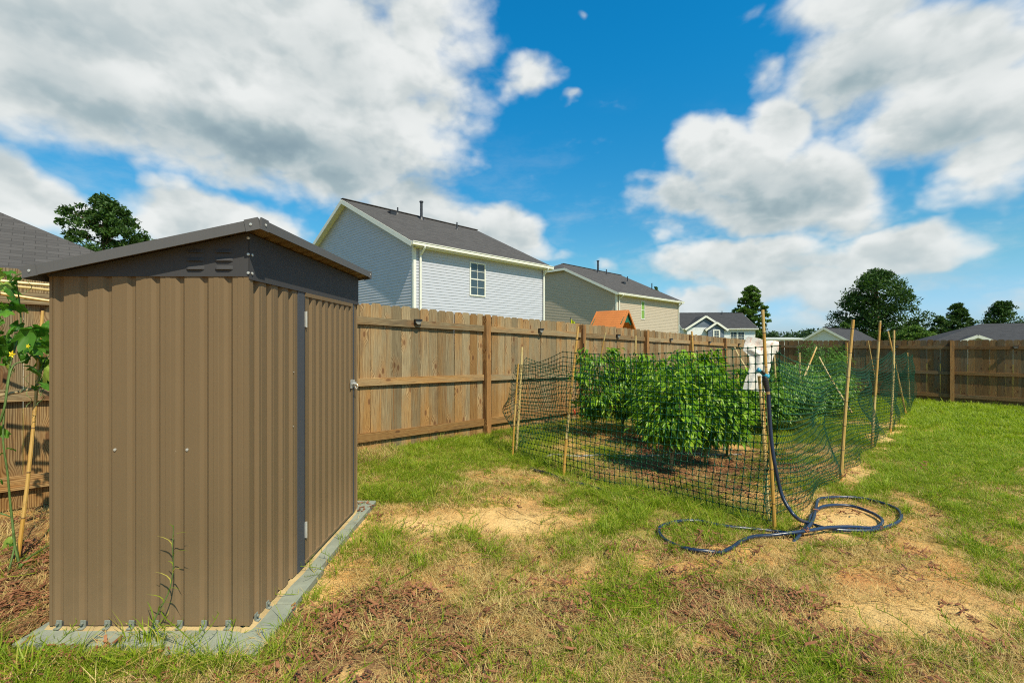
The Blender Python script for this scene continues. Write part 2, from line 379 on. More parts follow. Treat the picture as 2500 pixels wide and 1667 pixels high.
M['hose_grey'] = simple('grey_irrigation_line', (.30, .31, .33), .45, .4)
M['hose_brown'] = simple('dusty_brown_hose', (.28, .17, .11), .7, .3)
M['rubber'] = simple('black_rubber_grip', (.018, .018, .02), .5, .4)
M['teal'] = simple('turquoise_plastic', (.015, .27, .42), .3, .5)
M['brass'] = simple('brass_fitting', (.62, .48, .26), .3, .5, .8)
M['white_trim'] = simple('white_vinyl_trim', (.78, .78, .70), .5, .4, 0, .04)
M['black'] = simple('black_plastic', (.012, .012, .013), .4, .5)
M['clear'] = simple('lamp_lens', (.22, .21, .18), .15, .6)
M['vent_pipe'] = simple('dark_vent_pipe', (.022, .026, .034), .5, .4)
M['trunk'] = simple('pine_bark', (.11, .075, .05), .95, .1, 0, .4, 3, .6, 12, .03)
M['stem'] = simple('green_stem', (.10, .17, .04), .6, .3, 0, .3, 20)
M['stem_tan'] = simple('woody_stem', (.33, .25, .13), .8, .3, 0, .25, 20)
M['playwood'] = simple('orange_stained_wood', (.60, .20, .045), .55, .4, 0, .18, 5, .3, 30, .004, (.3, 1, 4))
M['playgreen'] = simple('green_playset_panel', (.012, .13, .075), .5, .4)
M['yellow_fabric'] = simple('yellow_flag_cloth', (.60, .64, .04), .7, .2)
M['fruit'] = simple('orange_fruit', (.62, .17, .03), .4, .4)
M['stone'] = simple('pink_brick_fragment', (.48, .26, .17), .9, .2, 0, .2, 12)
M['petal'] = simple('yellow_petal', (.85, .66, .02), .6, .2)
M['glass'] = simple('window_glass', (.035, .06, .085), .06, .9, 0, .3, 1.5, .02)
M['blind'] = simple('window_blind', (.07, .11, .14), .5, .3)
M['curtain'] = simple('green_curtain', (.20, .36, .08), .7, .2, 0, .25, 6, .3, 8, .02, (8, 8, .5))
M['tank'] = simple('pale_blue_tank', (.42, .62, .75), .5, .4)
M['tank_blue'] = simple('blue_tank_band', (.03, .22, .55), .5, .4)
def siding_mat(name, col):
    return simple(name, col, .55, .35, 0, .05, 1.3, .12, 60, .003, (1, 1, 6))
M['siding_blue'] = siding_mat('pale_blue_vinyl_siding', (.49, .51, .58))
M['siding_tan'] = siding_mat('greige_vinyl_siding', (.50, .42, .325))
M['siding_white'] = siding_mat('white_vinyl_siding', (.72, .75, .76))
M['siding_slate'] = siding_mat('slate_blue_shingle_siding', (.135, .17, .225))
M['siding_cream'] = siding_mat('cream_siding', (.50, .53, .48))
def shingle_mat(name, col):
    m, t = newmat(name); co = t.n('ShaderNodeTexCoord').outputs['Object']
    br = t.n('ShaderNodeTexBrick', {'Vector': t.mapv(co, (1, 1, 1)), 'Scale': 1.0, 'Color1': (*[c * .78 for c in col], 1), 'Color2': (*[c * 1.25 for c in col], 1), 'Mortar': (*[c * .45 for c in col], 1),
                                    'Mortar Size': .006, 'Brick Width': .33, 'Row Height': .13, 'Bias': 0.0})
    c = t.mix(t.m('MULTIPLY', t.noise(co, .7, 5, .7), .4), br.outputs[0], tuple(x * 1.35 for x in col))
    c = t.mix(t.m('MULTIPLY', t.noise(co, 60, 3, .7), .5), c, tuple(x * .5 for x in col))
    finish(t, c, .9, .15, 0, t.m('ADD', br.outputs[1], t.noise(co, 70, 3)), .5, .01); return m
M['shingle'] = shingle_mat('grey_asphalt_shingle', (.092, .086, .083))
M['shingle_dark'] = shingle_mat('charcoal_asphalt_shingle', (.062, .062, .066))
def bamboo_mat():
    m, t = newmat('yellow_bamboo'); co = t.n('ShaderNodeTexCoord').outputs['Object']
    oi = t.n('ShaderNodeObjectInfo').outputs['Random']
    z = t.n('ShaderNodeSeparateXYZ', {0: co}).outputs[2]
    zz = t.m('ADD', t.m('DIVIDE', z, .26), t.m('MULTIPLY', oi, 5))
    fr = t.m('ABSOLUTE', t.m('SUBTRACT', t.m('FRACT', zz), .5))
    ring = t.mr(fr, .012, .022, 1, 0)
    nz = t.noise(t.vm('MULTIPLY', co, (30, 30, 1.5)), 1.5, 4, .6)
    seg = t.noise(t.n('ShaderNodeCombineXYZ', {0: t.m('FLOOR', t.m('ADD', zz, .5)), 1: t.m('MULTIPLY', oi, 30), 2: 0.}).outputs[0], 1.7, 1)
    c = t.mix(t.mr(nz, .3, .7), (.56, .40, .14), (.66, .52, .23))
    c = t.mix(t.mr(t.m('ADD', seg, t.m('MULTIPLY', t.m('SUBTRACT', oi, .5), .3)), .42, .66, 0, .85), c, (.52, .27, .04))
    c = t.mix(t.m('MULTIPLY', t.mr(t.noise(co, 9, 5, .7), .56, .72), .7), c, (.16, .075, .035))
    c = t.mix(t.m('MULTIPLY', ring, .75), c, (.10, .055, .03))
    finish(t, c, .42, .45, 0, ring, .6, .004); return m
M['bamboo'] = bamboo_mat()
M['pepper_leaf'] = leaf_mat('pepper_leaf', (.055, .17, .012), (.22, .42, .025), .40, .32, (.40, .56, .05))
M['pepper_leaf_light'] = leaf_mat('light_pepper_leaf', (.20, .42, .02), (.42, .62, .04), .40, .35)
M['tomato_leaf'] = leaf_mat('small_garden_leaf', (.070, .20, .025), (.24, .42, .06), .33, .35, (.30, .40, .14))
M['fern_leaf'] = leaf_mat('feathery_leaf', (.09, .22, .05), (.20, .36, .10), .4, .5)
M['vine_leaf'] = leaf_mat('cucumber_leaf', (.045, .16, .015), (.14, .34, .035), .40, .4, (.34, .46, .08))
M['pine'] = leaf_mat('pine_needles', (.022, .065, .012), (.075, .15, .022), .22, .6)
M['pine_light'] = leaf_mat('light_green_needles', (.06, .14, .02), (.15, .25, .035), .28, .6)  # paler green foliage for the lighter coloured trees
M['pine_far'] = leaf_mat('distant_pine_needles', (.035, .075, .03), (.065, .125, .045), .2, .7)
M['grass'] = leaf_mat('grass_blade', (.17, .28, .014), (.44, .54, .035), .45, .5, (.66, .58, .13))
M['grass_far'] = leaf_mat('lawn_blade', (.22, .33, .012), (.42, .52, .03), .42, .5, (.34, .40, .09))
M['straw'] = leaf_mat('dry_grass_blade', (.46, .31, .10), (.82, .63, .27), .25, .7, (.22, .12, .05))
M['mulch'] = leaf_mat('red_brown_bark_chip', (.20, .075, .034), (.38, .165, .08), .0, .8, (.13, .06, .035))

M['runner'] = simple('dry_runner', (.20, .13, .06), .8, .2, 0, .4, 9)
# ================================================================== GROUND
def cover(x, y):
    """grass density, bark mulch and bare sand at ground points (numpy arrays)"""
    x = np.asarray(x, float); y = np.asarray(y, float)
    yy = np.maximum(y, .3); z = Gf(x, y)
    px = 1250 + x / yy * FPX; py = 833.5 + (CAMZ - z) / yy * FPX
    wx = x + .35 * (fb(x + 3, y + 8, 1.6) - .5); wy = y + .35 * (fb(x - 9, y + 2, 1.6) - .5)
    g = .27 + .95 * (fb(wx, wy, 1.5, 4) - .5) + 1.15 * (fb(wx + 11, wy - 5, 5.5, 3) - .5); mu = -.14 + .26 * np.clip((2.7 - y) / .8, 0, 1) + .7 * (fb(wx - 8, wy + 3, 6, 3) - .5) + .9 * (fb(wx + 40, wy, 1.1, 4) - .5); sa = np.zeros_like(x)
    def blob(l, tgt):
        for (a, b, ra, rb, st) in l:
            q = ((px - a) / ra) ** 2 + ((py - b) / rb) ** 2
            tgt = tgt + st * np.exp(-q * .9)
        return tgt
    g = blob([(950, 1130, 170, 50, .75), (1130, 1075, 170, 38, .8), (1000, 1190, 150, 45, .5), (1250, 1120, 120, 40, .4), (1400, 1215, 200, 38, .6), (1450, 1140, 120, 30, .5), (1900, 1150, 90, 60, .5), (2000, 1060, 120, 40, .5), (1700, 1290, 200, 38, .5), (1560, 1250, 130, 30, .4),
              (2330, 1030, 330, 55, .7), (2420, 1130, 230, 60, .6), (2180, 1135, 110, 30, .6), (2230, 1215, 190, 50, .6), (2420, 1290, 150, 60, .4), (2330, 1400, 190, 90, .5), (2460, 1480, 120, 60, .4), (1510, 1500, 150, 90, .7),
              (1640, 1640, 170, 60, .35), (2080, 1570, 200, 60, .15), (60, 1620, 200, 60, .7), (320, 1610, 300, 45, .5), (640, 1610, 120, 40, .4), (880, 1450, 90, 40, .2), (1900, 1410, 120, 40, .25),
              (1180, 1620, 120, 60, .2), (1290, 1400, 130, 50, .25), (1830, 1530, 90, 50, .2), (900, 1330, 100, 40, .3), (1150, 1330, 90, 30, .1),
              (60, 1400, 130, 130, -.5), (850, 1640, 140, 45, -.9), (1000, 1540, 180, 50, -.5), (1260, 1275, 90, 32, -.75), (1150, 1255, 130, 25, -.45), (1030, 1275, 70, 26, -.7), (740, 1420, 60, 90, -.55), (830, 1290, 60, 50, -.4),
              (2195, 1022, 28, 26, -.8), (2155, 1085, 28, 30, -.8), (2095, 1160, 36, 30, -.7), (2250, 985, 30, 12, -.5), (2060, 1275, 90, 28, -1.0), (2250, 1270, 60, 40, -.5), (2230, 1500, 300, 55, -.75), (2120, 1400, 120, 70, -.3), (1720, 1470, 150, 50, -.5), (1350, 1500, 60, 60, -.5),
              (1700, 1140, 260, 45, -.55), (1560, 1075, 170, 22, -.4), (1300, 1340, 60, 30, -.3), (2350, 1340, 100, 20, -.3)], g)
    mu = blob([(1000, 1530, 230, 60, .9), (740, 1560, 120, 50, .5), (1300, 1600, 140, 50, .4), (1740, 1470, 220, 55, .85), (1350, 1490, 90, 60, .7), (1950, 1610, 300, 60, .6), (1560, 1640, 200, 40, .2), (60, 1420, 150, 140, 1.2), (900, 1480, 120, 40, .4),  # left-edge mulch patch strengthened to paint the shed's shade into the soil
               (1690, 1145, 260, 42, 1.0), (1560, 1080, 190, 20, .9), (1700, 1200, 120, 20, .4), (1950, 1360, 150, 60, .3), (2400, 1560, 150, 60, .4), (1130, 1310, 50, 20, -.5)], mu)
    sa = blob([(850, 1645, 150, 45, 1.0), (1260, 1275, 120, 36, 1.0), (1030, 1280, 90, 30, .9), (740, 1420, 70, 100, .9), (830, 1290, 80, 50, .6), (2060, 1275, 110, 34, 1.0), (2230, 1500, 320, 55, .8), (2200, 1020, 30, 26, .9), (2158, 1080, 28, 32, .9), (2100, 1155, 36, 32, .9), (2255, 983, 34, 12, .7), (1500, 1420, 100, 30, .4)], sa)
    g = g - .55 * smooth((fb(wx + 31, wy * 1.3 - 7, 2.6, 4) - .47) / .16) * (.55 + .45 * np.clip(x / 3, 0, 1)) + .09
    # towards the back of the lot, and everywhere beyond the fences, closed lawn
    far = smooth((y - 9.5) / 5.) ; s, p = sp(x, y)
    out = (p < -.1) | (s > 19.0)
    g = g * (1 - far) + far * (.72 + .5 * (fb(x, y, .8) - .5)); mu = mu * (1 - far) - far; sa = sa * (1 - far)
    g = np.where(out, .75, g); mu = np.where(out, -1, mu)
    return np.clip(g, 0, 1), np.clip(mu, 0, 1), np.clip(sa, 0, 1)

def axis(a, b, step, lo, hi, grow):
    c = list(np.arange(a, b, step)); s = step; v = c[0]; L = []
    while v > lo: s *= grow; v -= s; L.append(v)
    s = step; v = c[-1]; Hh = []
    while v < hi: s *= grow; v += s; Hh.append(v)
    return np.array(L[::-1] + c + Hh)
gx = axis(-3.6, 6.2, .035, -900, 900, 1.09); gy = axis(.9, 8.0, .035, -500, 1500, 1.09)
X_, Y_ = np.meshgrid(gx, gy, indexing='ij'); Zg = Gf(X_, Y_)
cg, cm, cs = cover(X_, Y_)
near = np.clip(1 - (np.hypot(X_, Y_) - 9) / 10, 0, 1)
Zg = Zg + near * ((fb(X_, Y_, 2.2, 3) - .5) * .045 + (fb(X_, Y_, 11, 3) - .5) * .014 - .010 * cs)
Zg = np.where((X_ < -1.07) & (Y_ > 1.9) & (Y_ < 3.85) & (X_ > -2.25), np.minimum(Zg, .005), Zg)
Zg = Zg - np.clip((np.hypot(X_, Y_) - 60) / 400, 0, 1) * 3
n0, n1_ = X_.shape
idx = np.arange(n0 * n1_).reshape(n0, n1_)
Fq = np.stack([idx[:-1, :-1], idx[1:, :-1], idx[1:, 1:], idx[:-1, 1:]], -1).reshape(-1, 4)
def gheight(x, y):
    i = np.clip(np.searchsorted(gx, x) - 1, 0, len(gx) - 2); j = np.clip(np.searchsorted(gy, y) - 1, 0, len(gy) - 2)
    u = (x - gx[i]) / (gx[i + 1] - gx[i]); v = (y - gy[j]) / (gy[j + 1] - gy[j])
    return Zg[i, j] * (1 - u) * (1 - v) + Zg[i + 1, j] * u * (1 - v) + Zg[i, j + 1] * (1 - u) * v + Zg[i + 1, j + 1] * u * v
_gp0 = gp
def gp(px, py, dz=0.0):
    p = _gp0(px, py); p.z = float(gheight(p.x, p.y)) + dz; return p
def ground_mat():
    m, t = newmat('yard_soil'); co = t.n('ShaderNodeTexCoord').outputs['Object']
    at_ = t.n('ShaderNodeVertexColor', layer_name='cover').outputs[0]; sp_ = t.n('ShaderNodeSeparateColor', {0: at_}).outputs
    g, mu, sa = sp_[0], sp_[1], sp_[2]
    n = t.noise(co, 5, 7, .65); fi = t.noise(co, 60, 5, .7); st = t.noise(co, 19, 6, .75, 1.2)
    soil = t.ramp(n, [(.2, (.64, .31, .085)), (.5, (.84, .48, .16)), (.8, (.92, .62, .26))])
    soil = t.mix(t.mr(t.noise(co, 2.1, 4, .6), .46, .66), soil, (.64, .29, .105))
    soil = t.mix(t.m('MULTIPLY', t.mr(fi, .52, .72), .55), soil, (.36, .20, .08))
    soil = t.mix(sa, soil, t.mix(n, (.88, .54, .20), (.96, .70, .32)))
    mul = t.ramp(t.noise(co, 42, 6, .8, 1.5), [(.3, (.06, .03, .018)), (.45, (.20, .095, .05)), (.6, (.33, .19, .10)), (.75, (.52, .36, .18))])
    thatch = t.ramp(t.noise(t.vm('MULTIPLY', co, (1, 1, 1)), 34, 6, .8, 2.0), [(.25, (.24, .13, .04)), (.5, (.54, .35, .12)), (.75, (.78, .56, .22))])
    green = t.ramp(t.noise(co, 24, 6, .75), [(.2, (.10, .12, .014)), (.5, (.22, .27, .025)), (.8, (.36, .40, .05))])
    c = t.mix(t.mr(t.m('ADD', t.m('MULTIPLY', sa, -1.), t.m('ADD', st, t.m('MULTIPLY', g, .8))), .42, .80, 0, .85), soil, thatch)
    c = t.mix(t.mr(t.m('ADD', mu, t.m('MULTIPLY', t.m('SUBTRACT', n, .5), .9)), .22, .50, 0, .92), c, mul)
    dist = t.n('ShaderNodeSeparateXYZ', {0: co}).outputs[1]
    gm = t.m('MULTIPLY', t.mr(t.m('ADD', g, t.m('MULTIPLY', t.m('SUBTRACT', n, .5), .5)), .45, .85), t.mr(dist, 2, 12, .5, 1))
    c = t.mix(gm, c, green)
    c = t.mix(t.mr(t.noise(co, 95, 4, .8, 1.0), .56, .70, 0, .55), c, t.vm('MULTIPLY', c, (.38, .32, .26)))  # fine dark mottling paints small thatch shadows into the colour
    finish(t, c, .95, .05, 0, t.m('ADD', st, fi), 1.0, .018); return m
M['ground'] = ground_mat()
gm_ = npmesh('ground', np.stack([X_, Y_, Zg], -1).reshape(-1, 3), Fq, M['ground'])
ca = gm_.color_attributes.new('cover', 'FLOAT_COLOR', 'POINT')
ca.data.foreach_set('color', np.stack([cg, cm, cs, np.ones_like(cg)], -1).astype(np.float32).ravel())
gm_.polygons.foreach_set('use_smooth', np.ones(len(gm_.polygons), bool))
g_o = link('ground', gm_); tag(g_o, kind='structure')

# ================================================================== FENCES
def picket_mesh(name, w, h, mat):
    mb = MB(); t_ = .008; c = .028
    pr = [(-w / 2, 0), (w / 2, 0), (w / 2, h - c), (w / 2 - c, h), (-w / 2 + c, h), (-w / 2, h - c)]
    vs = [(x, -t_, z) for x, z in pr] + [(x, t_, z) for x, z in pr]
    mb.add(vs, [tuple(range(6)), tuple(range(11, 5, -1))] + [(i, i + 6, (i + 1) % 6 + 6, (i + 1) % 6) for i in range(6)])
    return mb.mesh(name, mat)
POST_S = [-3.0, -2.0, -1.0, 0, 1, 2, 3, 4, 5]
def ftop(s): return CAMZ + .405 - .071 * s     # picket top height, s in panels of 2.44 m
LP = 2.44
def run_fence(root, origin, a, n, s0, s1, topf, posts, mp, mr_, mrl, mpost, kickfrom=0):
    """pickets nailed to the far side of three rails, posts on the yard side"""
    rz = math.atan2(a.y, a.x); base = root.location
    w = .138; pm = [picket_mesh('picket', w, 1.80, mp), picket_mesh('picket', w - .003, 1.795, mp)]
    k0 = int(math.floor(s0 * LP / .1425)); k1 = int(math.ceil(s1 * LP / .1425))
    for k in range(k0, k1):
        d = k * .1425 + .07; s = d / LP
        if s < s0 or s > s1: continue
        q = origin + a * d - n * (.019 + .008 + .0005) + Vector((0, 0, topf(s) - 1.80 + random.uniform(-.008, .008)))
        o = link('picket', random.choice(pm), root, q - base, (random.uniform(-.003, .003), random.uniform(-.004, .004), rz + math.pi * random.choice((0, 1)) + random.uniform(-.012, .012)))
        o.scale = ((1.036 if mp is M['picket_far'] else 1.022) + random.uniform(-.010, .008), 1, 1)
    prev = s0
    stops = [s for s in posts if s0 < s < s1] + [s1]
    hw = .045 / LP
    for s in stops:
        A0 = prev + (hw if prev != s0 else 0); B0 = s - (hw if s in posts else 0)
        for (dz, hh, mm) in ((.215, .089, mr_), (.945, .089, mr_), (1.60, .10, mrl)):
            p = origin + a * (A0 * LP) + Vector((0, 0, topf(A0) - dz)); q = origin + a * (B0 * LP) + Vector((0, 0, topf(B0) - dz + random.uniform(-.006, .006)))
            mid = (p + q) / 2; mb = MB(); L = (q - p).length
            mb.box((-L / 2, -.019, -hh / 2), (L / 2, .019, hh / 2))
            mb.obj('rail', mm, root, mid - base, rot=Euler((0, -math.atan2(q.z - p.z, (q - p).to_2d().length), rz)))
        prev = s
    for s in posts:
        if not (s0 <= s <= s1): continue
        p = origin + a * (s * LP) + n * .026
        zt = topf(s) - .025; zb = G(p.x, p.y) - .12
        mb = MB(); mb.box((-.0445, -.0445, zb - zt), (.0445, .0445, 0))
        mb.obj('post', mpost, root, Vector((p.x, p.y, zt)) - base, rot=(random.uniform(-.006, .006), random.uniform(-.006, .006), rz))
    # kick board under the bottom rail
    prev = s0
    for s in stops:
        p = origin + a * (prev * LP) - n * .012; q = origin + a * (s * LP) - n * .012
        mb = MB(); za = topf(prev) - 1.66; zb = topf(s) - 1.66
        L = (q - p).length; mid = (p + q) / 2 + Vector((0, 0, (za + zb) / 2 - .08))
        mb.box((-L / 2 + .05, -.006, -.14), (L / 2 - .05, .006, .075))
        mb.obj('kick_board', mrl, root, mid - base - n * .045, rot=Euler((0, -math.atan2(zb - za, L), rz)))
        prev = s
long_f = thing('wooden_fence', 'weathered tan dog-eared board fence running from behind the shed past the vegetable garden', 'fence', P0 + Vector((0, 0, G(P0.x, P0.y))))
run_fence(long_f, P0, A, N, -3.4, 5.53, ftop, POST_S, M['picket'], M['rail'], M['rail_low'], M['post'])
CR = P0 + A * (5.55 * LP)
B_ = N.copy()
far_f = thing('wooden_fence', 'brown board fence with shade darkened into its wood across the back of the yard behind the lawn', 'fence', CR + Vector((0, 0, G(CR.x, CR.y))))
run_fence(far_f, CR, B_, -A, 0.0, 4.4, lambda s: CAMZ + .035 + .004 * s, [.05, 1.03, 2.03, 3.03, 4.03], M['picket_far'], M['rail_far'], M['rail_far'], M['post'])
# solar lights clipped to the top rail
def solar(loc, rz, label):
    t = thing('solar_light', label, 'solar light', loc, rz, 'solar lights along the fence rail')
    mb = MB(); mb.box((-.05, -.045, -.012), (.05, .004, .012)); mb.box((-.05, -.006, -.05), (.05, .004, -.012)); mb.obj('housing', M['black'], t)
    mb = MB(); vs = []
    for j in range(9):
        a = math.pi * j / 8
        for yy in (-.010, -.036): vs.append((.042 * math.cos(a), yy, -.012 - .045 * math.sin(a)))
    mb.add(vs, [(2 * j, 2 * j + 1, 2 * j + 3, 2 * j + 2) for j in range(8)] + [tuple(range(0, 18, 2)), tuple(range(17, 0, -2))]); mb.obj('lens', M['clear'], t)
lab = ['black solar light on the top rail beside the shed, nearest of the fence lights', 'black solar light on the top rail left of the tall leaning bamboo stake',
       'black solar light on the fence rail in front of the orange playset roof', 'black solar light on the rail in front of the tan house corner', 'small solar light on the rail below the white and slate house', 'farthest solar light on the long fence left of the hanging shirt']
for i in range(6):
    s = -.5 + i; p = P0 + A * (s * LP) + N * .026; solar((p.x, p.y, ftop(s) - .165), math.atan2(A.y, A.x), lab[i])
for i, s in enumerate((1.53, 2.53)):
    p = CR + B_ * (s * LP) - A * .026
    solar((p.x, p.y, CAMZ + .035 - .165), math.atan2(B_.y, B_.x), ('solar light on the dark back fence just right of the netting', 'solar light on the dark back fence near the right frame edge')[i])

# ================================================================== SHED
SX0, SX1, SY0, SY1 = -2.13, -1.214, 2.10, 3.574
SZ0, SZW = .062, 1.669
shed = thing('metal_shed', 'tan corrugated metal garden shed with charcoal sloping roof and side door', 'shed', (SX1, SY0, .05))
base = shed.location
def corr(mb, a, b, z0, z1, out, pitch=.1115, wv=.042, dep=.013, sl=.014, phase=0.03, th=.0):
    """corrugated sheet from a to b (2D points); valleys pushed back from the outer face"""
    a = Vector((*a, 0)); b = Vector((*b, 0)); d = (b - a); L = d.length; d.normalize(); o = Vector((*out, 0))
    pr = [(0, 0)]; x = phase
    while x < L - .005:
        for dx, dd in ((0, 0), (sl, -dep), (wv - sl, -dep), (wv, 0)):
            if 0 < x + dx < L: pr.append((x + dx, dd))
        # fine stiffening line in the middle of each flat
        m_ = x + wv + (pitch - wv) * .5
        for dx, dd in ((-.012, 0), (-.0105, .0012), (.0105, .0012), (.012, 0)):
            if 0 < m_ + dx < L: pr.append((m_ + dx, dd))
        x += pitch
    pr.append((L, 0))
    zf0 = z0 if callable(z0) else (lambda q: z0); zf1 = z1 if callable(z1) else (lambda q: z1)
    vs = []
    for (q, dd) in pr:
        p = a + d * q + o * dd - base
        vs += [(p.x, p.y, zf0(q) - base.z), (p.x, p.y, zf1(q) - base.z)]
    mb.add(vs, [(2 * i, 2 * i + 2, 2 * i + 3, 2 * i + 1) for i in range(len(pr) - 1)]); return mb
# gable-side wall in three lapped sheets
cuts = [SX0, -1.835, -1.50, SX1]
for i in range(3):
    mb = MB(); x0, x1 = cuts[i], cuts[i + 1]
    k0 = math.ceil((x0 - (SX0 + .02)) / .1115); ph = SX0 + .02 + k0 * .1115 - x0
    corr(mb, (x0, SY0 - .0008 * i), (x1 + (.006 if i < 2 else 0), SY0 - .0008 * i), SZ0, SZW + .03, (0, -1), phase=ph)
    mb.obj('wall_panel', M['tan'], shed)
DY0, DY1 = 2.663, 3.447
mb = MB(); corr(mb, (SX1, SY0), (SX1, 2.575), SZ0, SZW + .03, (1, 0), phase=.035, dep=.016, sl=.012, wv=.050); mb.obj('wall_panel', M['tan'], shed)
mb = MB(); corr(mb, (SX1, 3.487), (SX1, SY1), SZ0, SZW + .03, (1, 0), phase=.05); mb.obj('wall_panel', M['tan'], shed)
mb = MB(); corr(mb, (SX1, SY1), (SX0, SY1), SZ0, lambda q: 1.86 - q * .20, (0, 1)); mb.obj('wall_panel', M['tan'], shed)
mb = MB(); corr(mb, (SX0, SY1), (SX0, SY0), SZ0, SZW, (-1, 0)); mb.obj('wall_panel', M['tan'], shed)
# corner flashing: thin flats along the near corner
def lb(mb, lo, hi): mb.box((lo[0] - base.x, lo[1] - base.y, lo[2] - base.z), (hi[0] - base.x, hi[1] - base.y, hi[2] - base.z))
mb = MB(); lb(mb, (SX1 - .022, SY0 - .0035, SZ0), (SX1 + .0035, SY0 + .001, SZW + .02)); lb(mb, (SX1 - .001, SY0 - .003, SZ0), (SX1 + .004, SY0 + .024, SZW + .02)); mb.obj('corner_flashing', M['tan'], shed)
mb = MB(); lb(mb, (SX0 - .002, SY0 - .003, SZ0), (SX0 + .012, SY0 + .02, SZW)); mb.obj('corner_flashing', M['tan'], shed)
# door frame posts
for y0, y1 in ((2.573, DY0 - .006), (DY1 + .006, 3.487)):
    mb = MB(); lb(mb, (SX1 - .03, y0, SZ0), (SX1 + .004, y1, SZW + .02)); mb.obj('door_frame', M['door_frame'], shed)
# door
door = None
mb = MB(); corr(mb, (SX1 + .004, DY0), (SX1 + .004, DY1), .085, 1.640, (1, 0), phase=.05, pitch=.094, wv=.044, dep=.016, sl=.012); door = mb.obj('door', M['tan'], shed)
mb = MB(); lb(mb, (SX1 - .012, DY0, 1.632), (SX1 + .009, DY1, 1.655)); mb.obj('door_edge_trim', M['tan'], door)
mb = MB(); lb(mb, (SX1 - .012, DY0 - .001, .075), (SX1 + .009, DY1, .090)); mb.obj('door_edge_trim', M['tan'], door)
mb = MB(); lb(mb, (SX1 + .0045, DY1 - .03, .09), (SX1 + .0085, DY1 + .001, 1.632)); mb.obj('door_edge_trim', M['tan'], door)
for z in (1.50, .27):
    mb = MB(); lb(mb, (SX1 + .004, DY0 - .007, z - .045), (SX1 + .011, DY0 + .006, z + .045))
    mb.tube([(SX1 + .012 - base.x, DY0 - base.y, z - .047 - base.z), (SX1 + .012 - base.x, DY0 - base.y, z + .047 - base.z)], .0045, 6); mb.obj('hinge', M['zinc'], door)
mb = MB()
lx = SX1 + .010
lb(mb, (lx, DY1 - .055, 1.02), (lx + .004, DY1 - .015, 1.085)); lb(mb, (lx, DY1 + .0, 1.025), (lx + .004, DY1 + .03, 1.08))
mb.tube([(lx + .012 - base.x, DY1 - .05 - base.y, 1.055 - base.z), (lx + .012 - base.x, DY1 + .028 - base.y, 1.055 - base.z)], .006, 8)
mb.tube([(lx + .012 - base.x, DY1 - .035 - base.y, 1.055 - base.z), (lx + .040 - base.x, DY1 - .035 - base.y, 1.05 - base.z)], .004, 6)
mb.tube(spline([(lx + .012 - base.x, DY1 + .02 - base.y, 1.05 - base.z), (lx + .03 - base.x, DY1 + .02 - base.y, 1.035 - base.z), (lx + .02 - base.x, DY1 + .02 - base.y, 1.01 - base.z), (lx + .008 - base.x, DY1 + .02 - base.y, 1.03 - base.z)], 4), .0035, 6)
mb.obj('latch', M['zinc'], door)
# fascias
def froof(x): return 1.868 - (SX1 - x) * .208
mb = MB(); yy = SY0 - .006
poly = [(SX0 - .004, yy, SZW), (SX1 + .005, yy, SZW), (SX1 + .005, yy, froof(SX1)), (SX0 - .004, yy, froof(SX0))]
mb.slab([Vector(p) - base for p in poly], .004, (0, 1, 0))
side_f = mb.obj('fascia', M['grey_steel'], shed)
mb = MB(); xx = SX1 + .0065
poly = [(xx, SY0 - .006, SZW - .012), (xx, SY1 + .004, SZW - .012), (xx, SY1 + .004, 1.866), (xx, SY0 - .006, 1.866)]
mb.slab([Vector(p) - base for p in poly], .004, (-1, 0, 0)); lb(mb, (xx - .02, SY0, SZW - .014), (xx + .002, SY1, SZW - .010)); front_f = mb.obj('fascia', M['grey_steel'], shed)
# louvres pressed in the fascia
lm = MB()
n_ = 10
for i in range(n_ + 1):
    u = i / n_; env = min(1, 5 * u, 5 * (1 - u)); env = math.sin(env * math.pi / 2)
    x = -.042 + .084 * u
    lm.add([(x, 0, .013), (x, -.004 * env, .006), (x, -.0085 * env, -.004), (x, -.006 * env, -.006), (x, 0, -.006)], [])
lm.f = [(5 * i + j, 5 * i + j + 1, 5 * i + j + 6, 5 * i + j + 5) for i in range(n_) for j in range(4)]
lme = lm.mesh('louvre', M['grey_steel'], True)
for z in (1.705, 1.744, 1.782):
    for x in (-1.457, -1.325): link('louvre', lme, side_f, Vector((x, SY0 - .0065, z)) - base)
# roof sheet: ribs run down the slope
def roof_pt(x, y, dz=0): return Vector((x, y, froof(x) + .006 + dz)) - base
RX0, RX1, RY0, RY1 = -2.185, -1.128, 2.035, 3.635
pr = []; y = RY0 + .004
while y < RY1:
    for dy, dz in ((0, 0), (.05, 0), (.058, .013), (.092, .013), (.10, 0)):
        if y + dy < RY1 - .004: pr.append((y + dy, dz))
    y += .125
pr.append((RY1 - .004, 0))
mb = MB(); vs = []
for (y, dz) in pr:
    for th in (0, .003): vs += [roof_pt(RX0 + .004, y, dz + th), roof_pt(RX1 - .004, y, dz + th)]
fs = []
for i in range(len(pr) - 1):
    a_, b_ = 4 * i, 4 * i + 4; fs += [(a_, a_ + 1, b_ + 1, b_), (a_ + 2, b_ + 2, b_ + 3, a_ + 3), (a_, b_, b_ + 2, a_ + 2), (a_ + 1, a_ + 3, b_ + 3, b_ + 1)]
mb.add(vs, fs); mb.obj('roof_panel', M['tan'], shed)
def trim(p, q, w, lab='roof_trim'):
    mb = MB(); mb.bar(p, q, w[0], w[1]); return mb.obj(lab, M['trim_steel'], shed)
z_ = .006
trim(roof_pt(RX0, RY0, z_), roof_pt(RX1, RY0, z_), (.008, .046))
trim(roof_pt(RX0, RY1, z_), roof_pt(RX1, RY1, z_), (.008, .046))
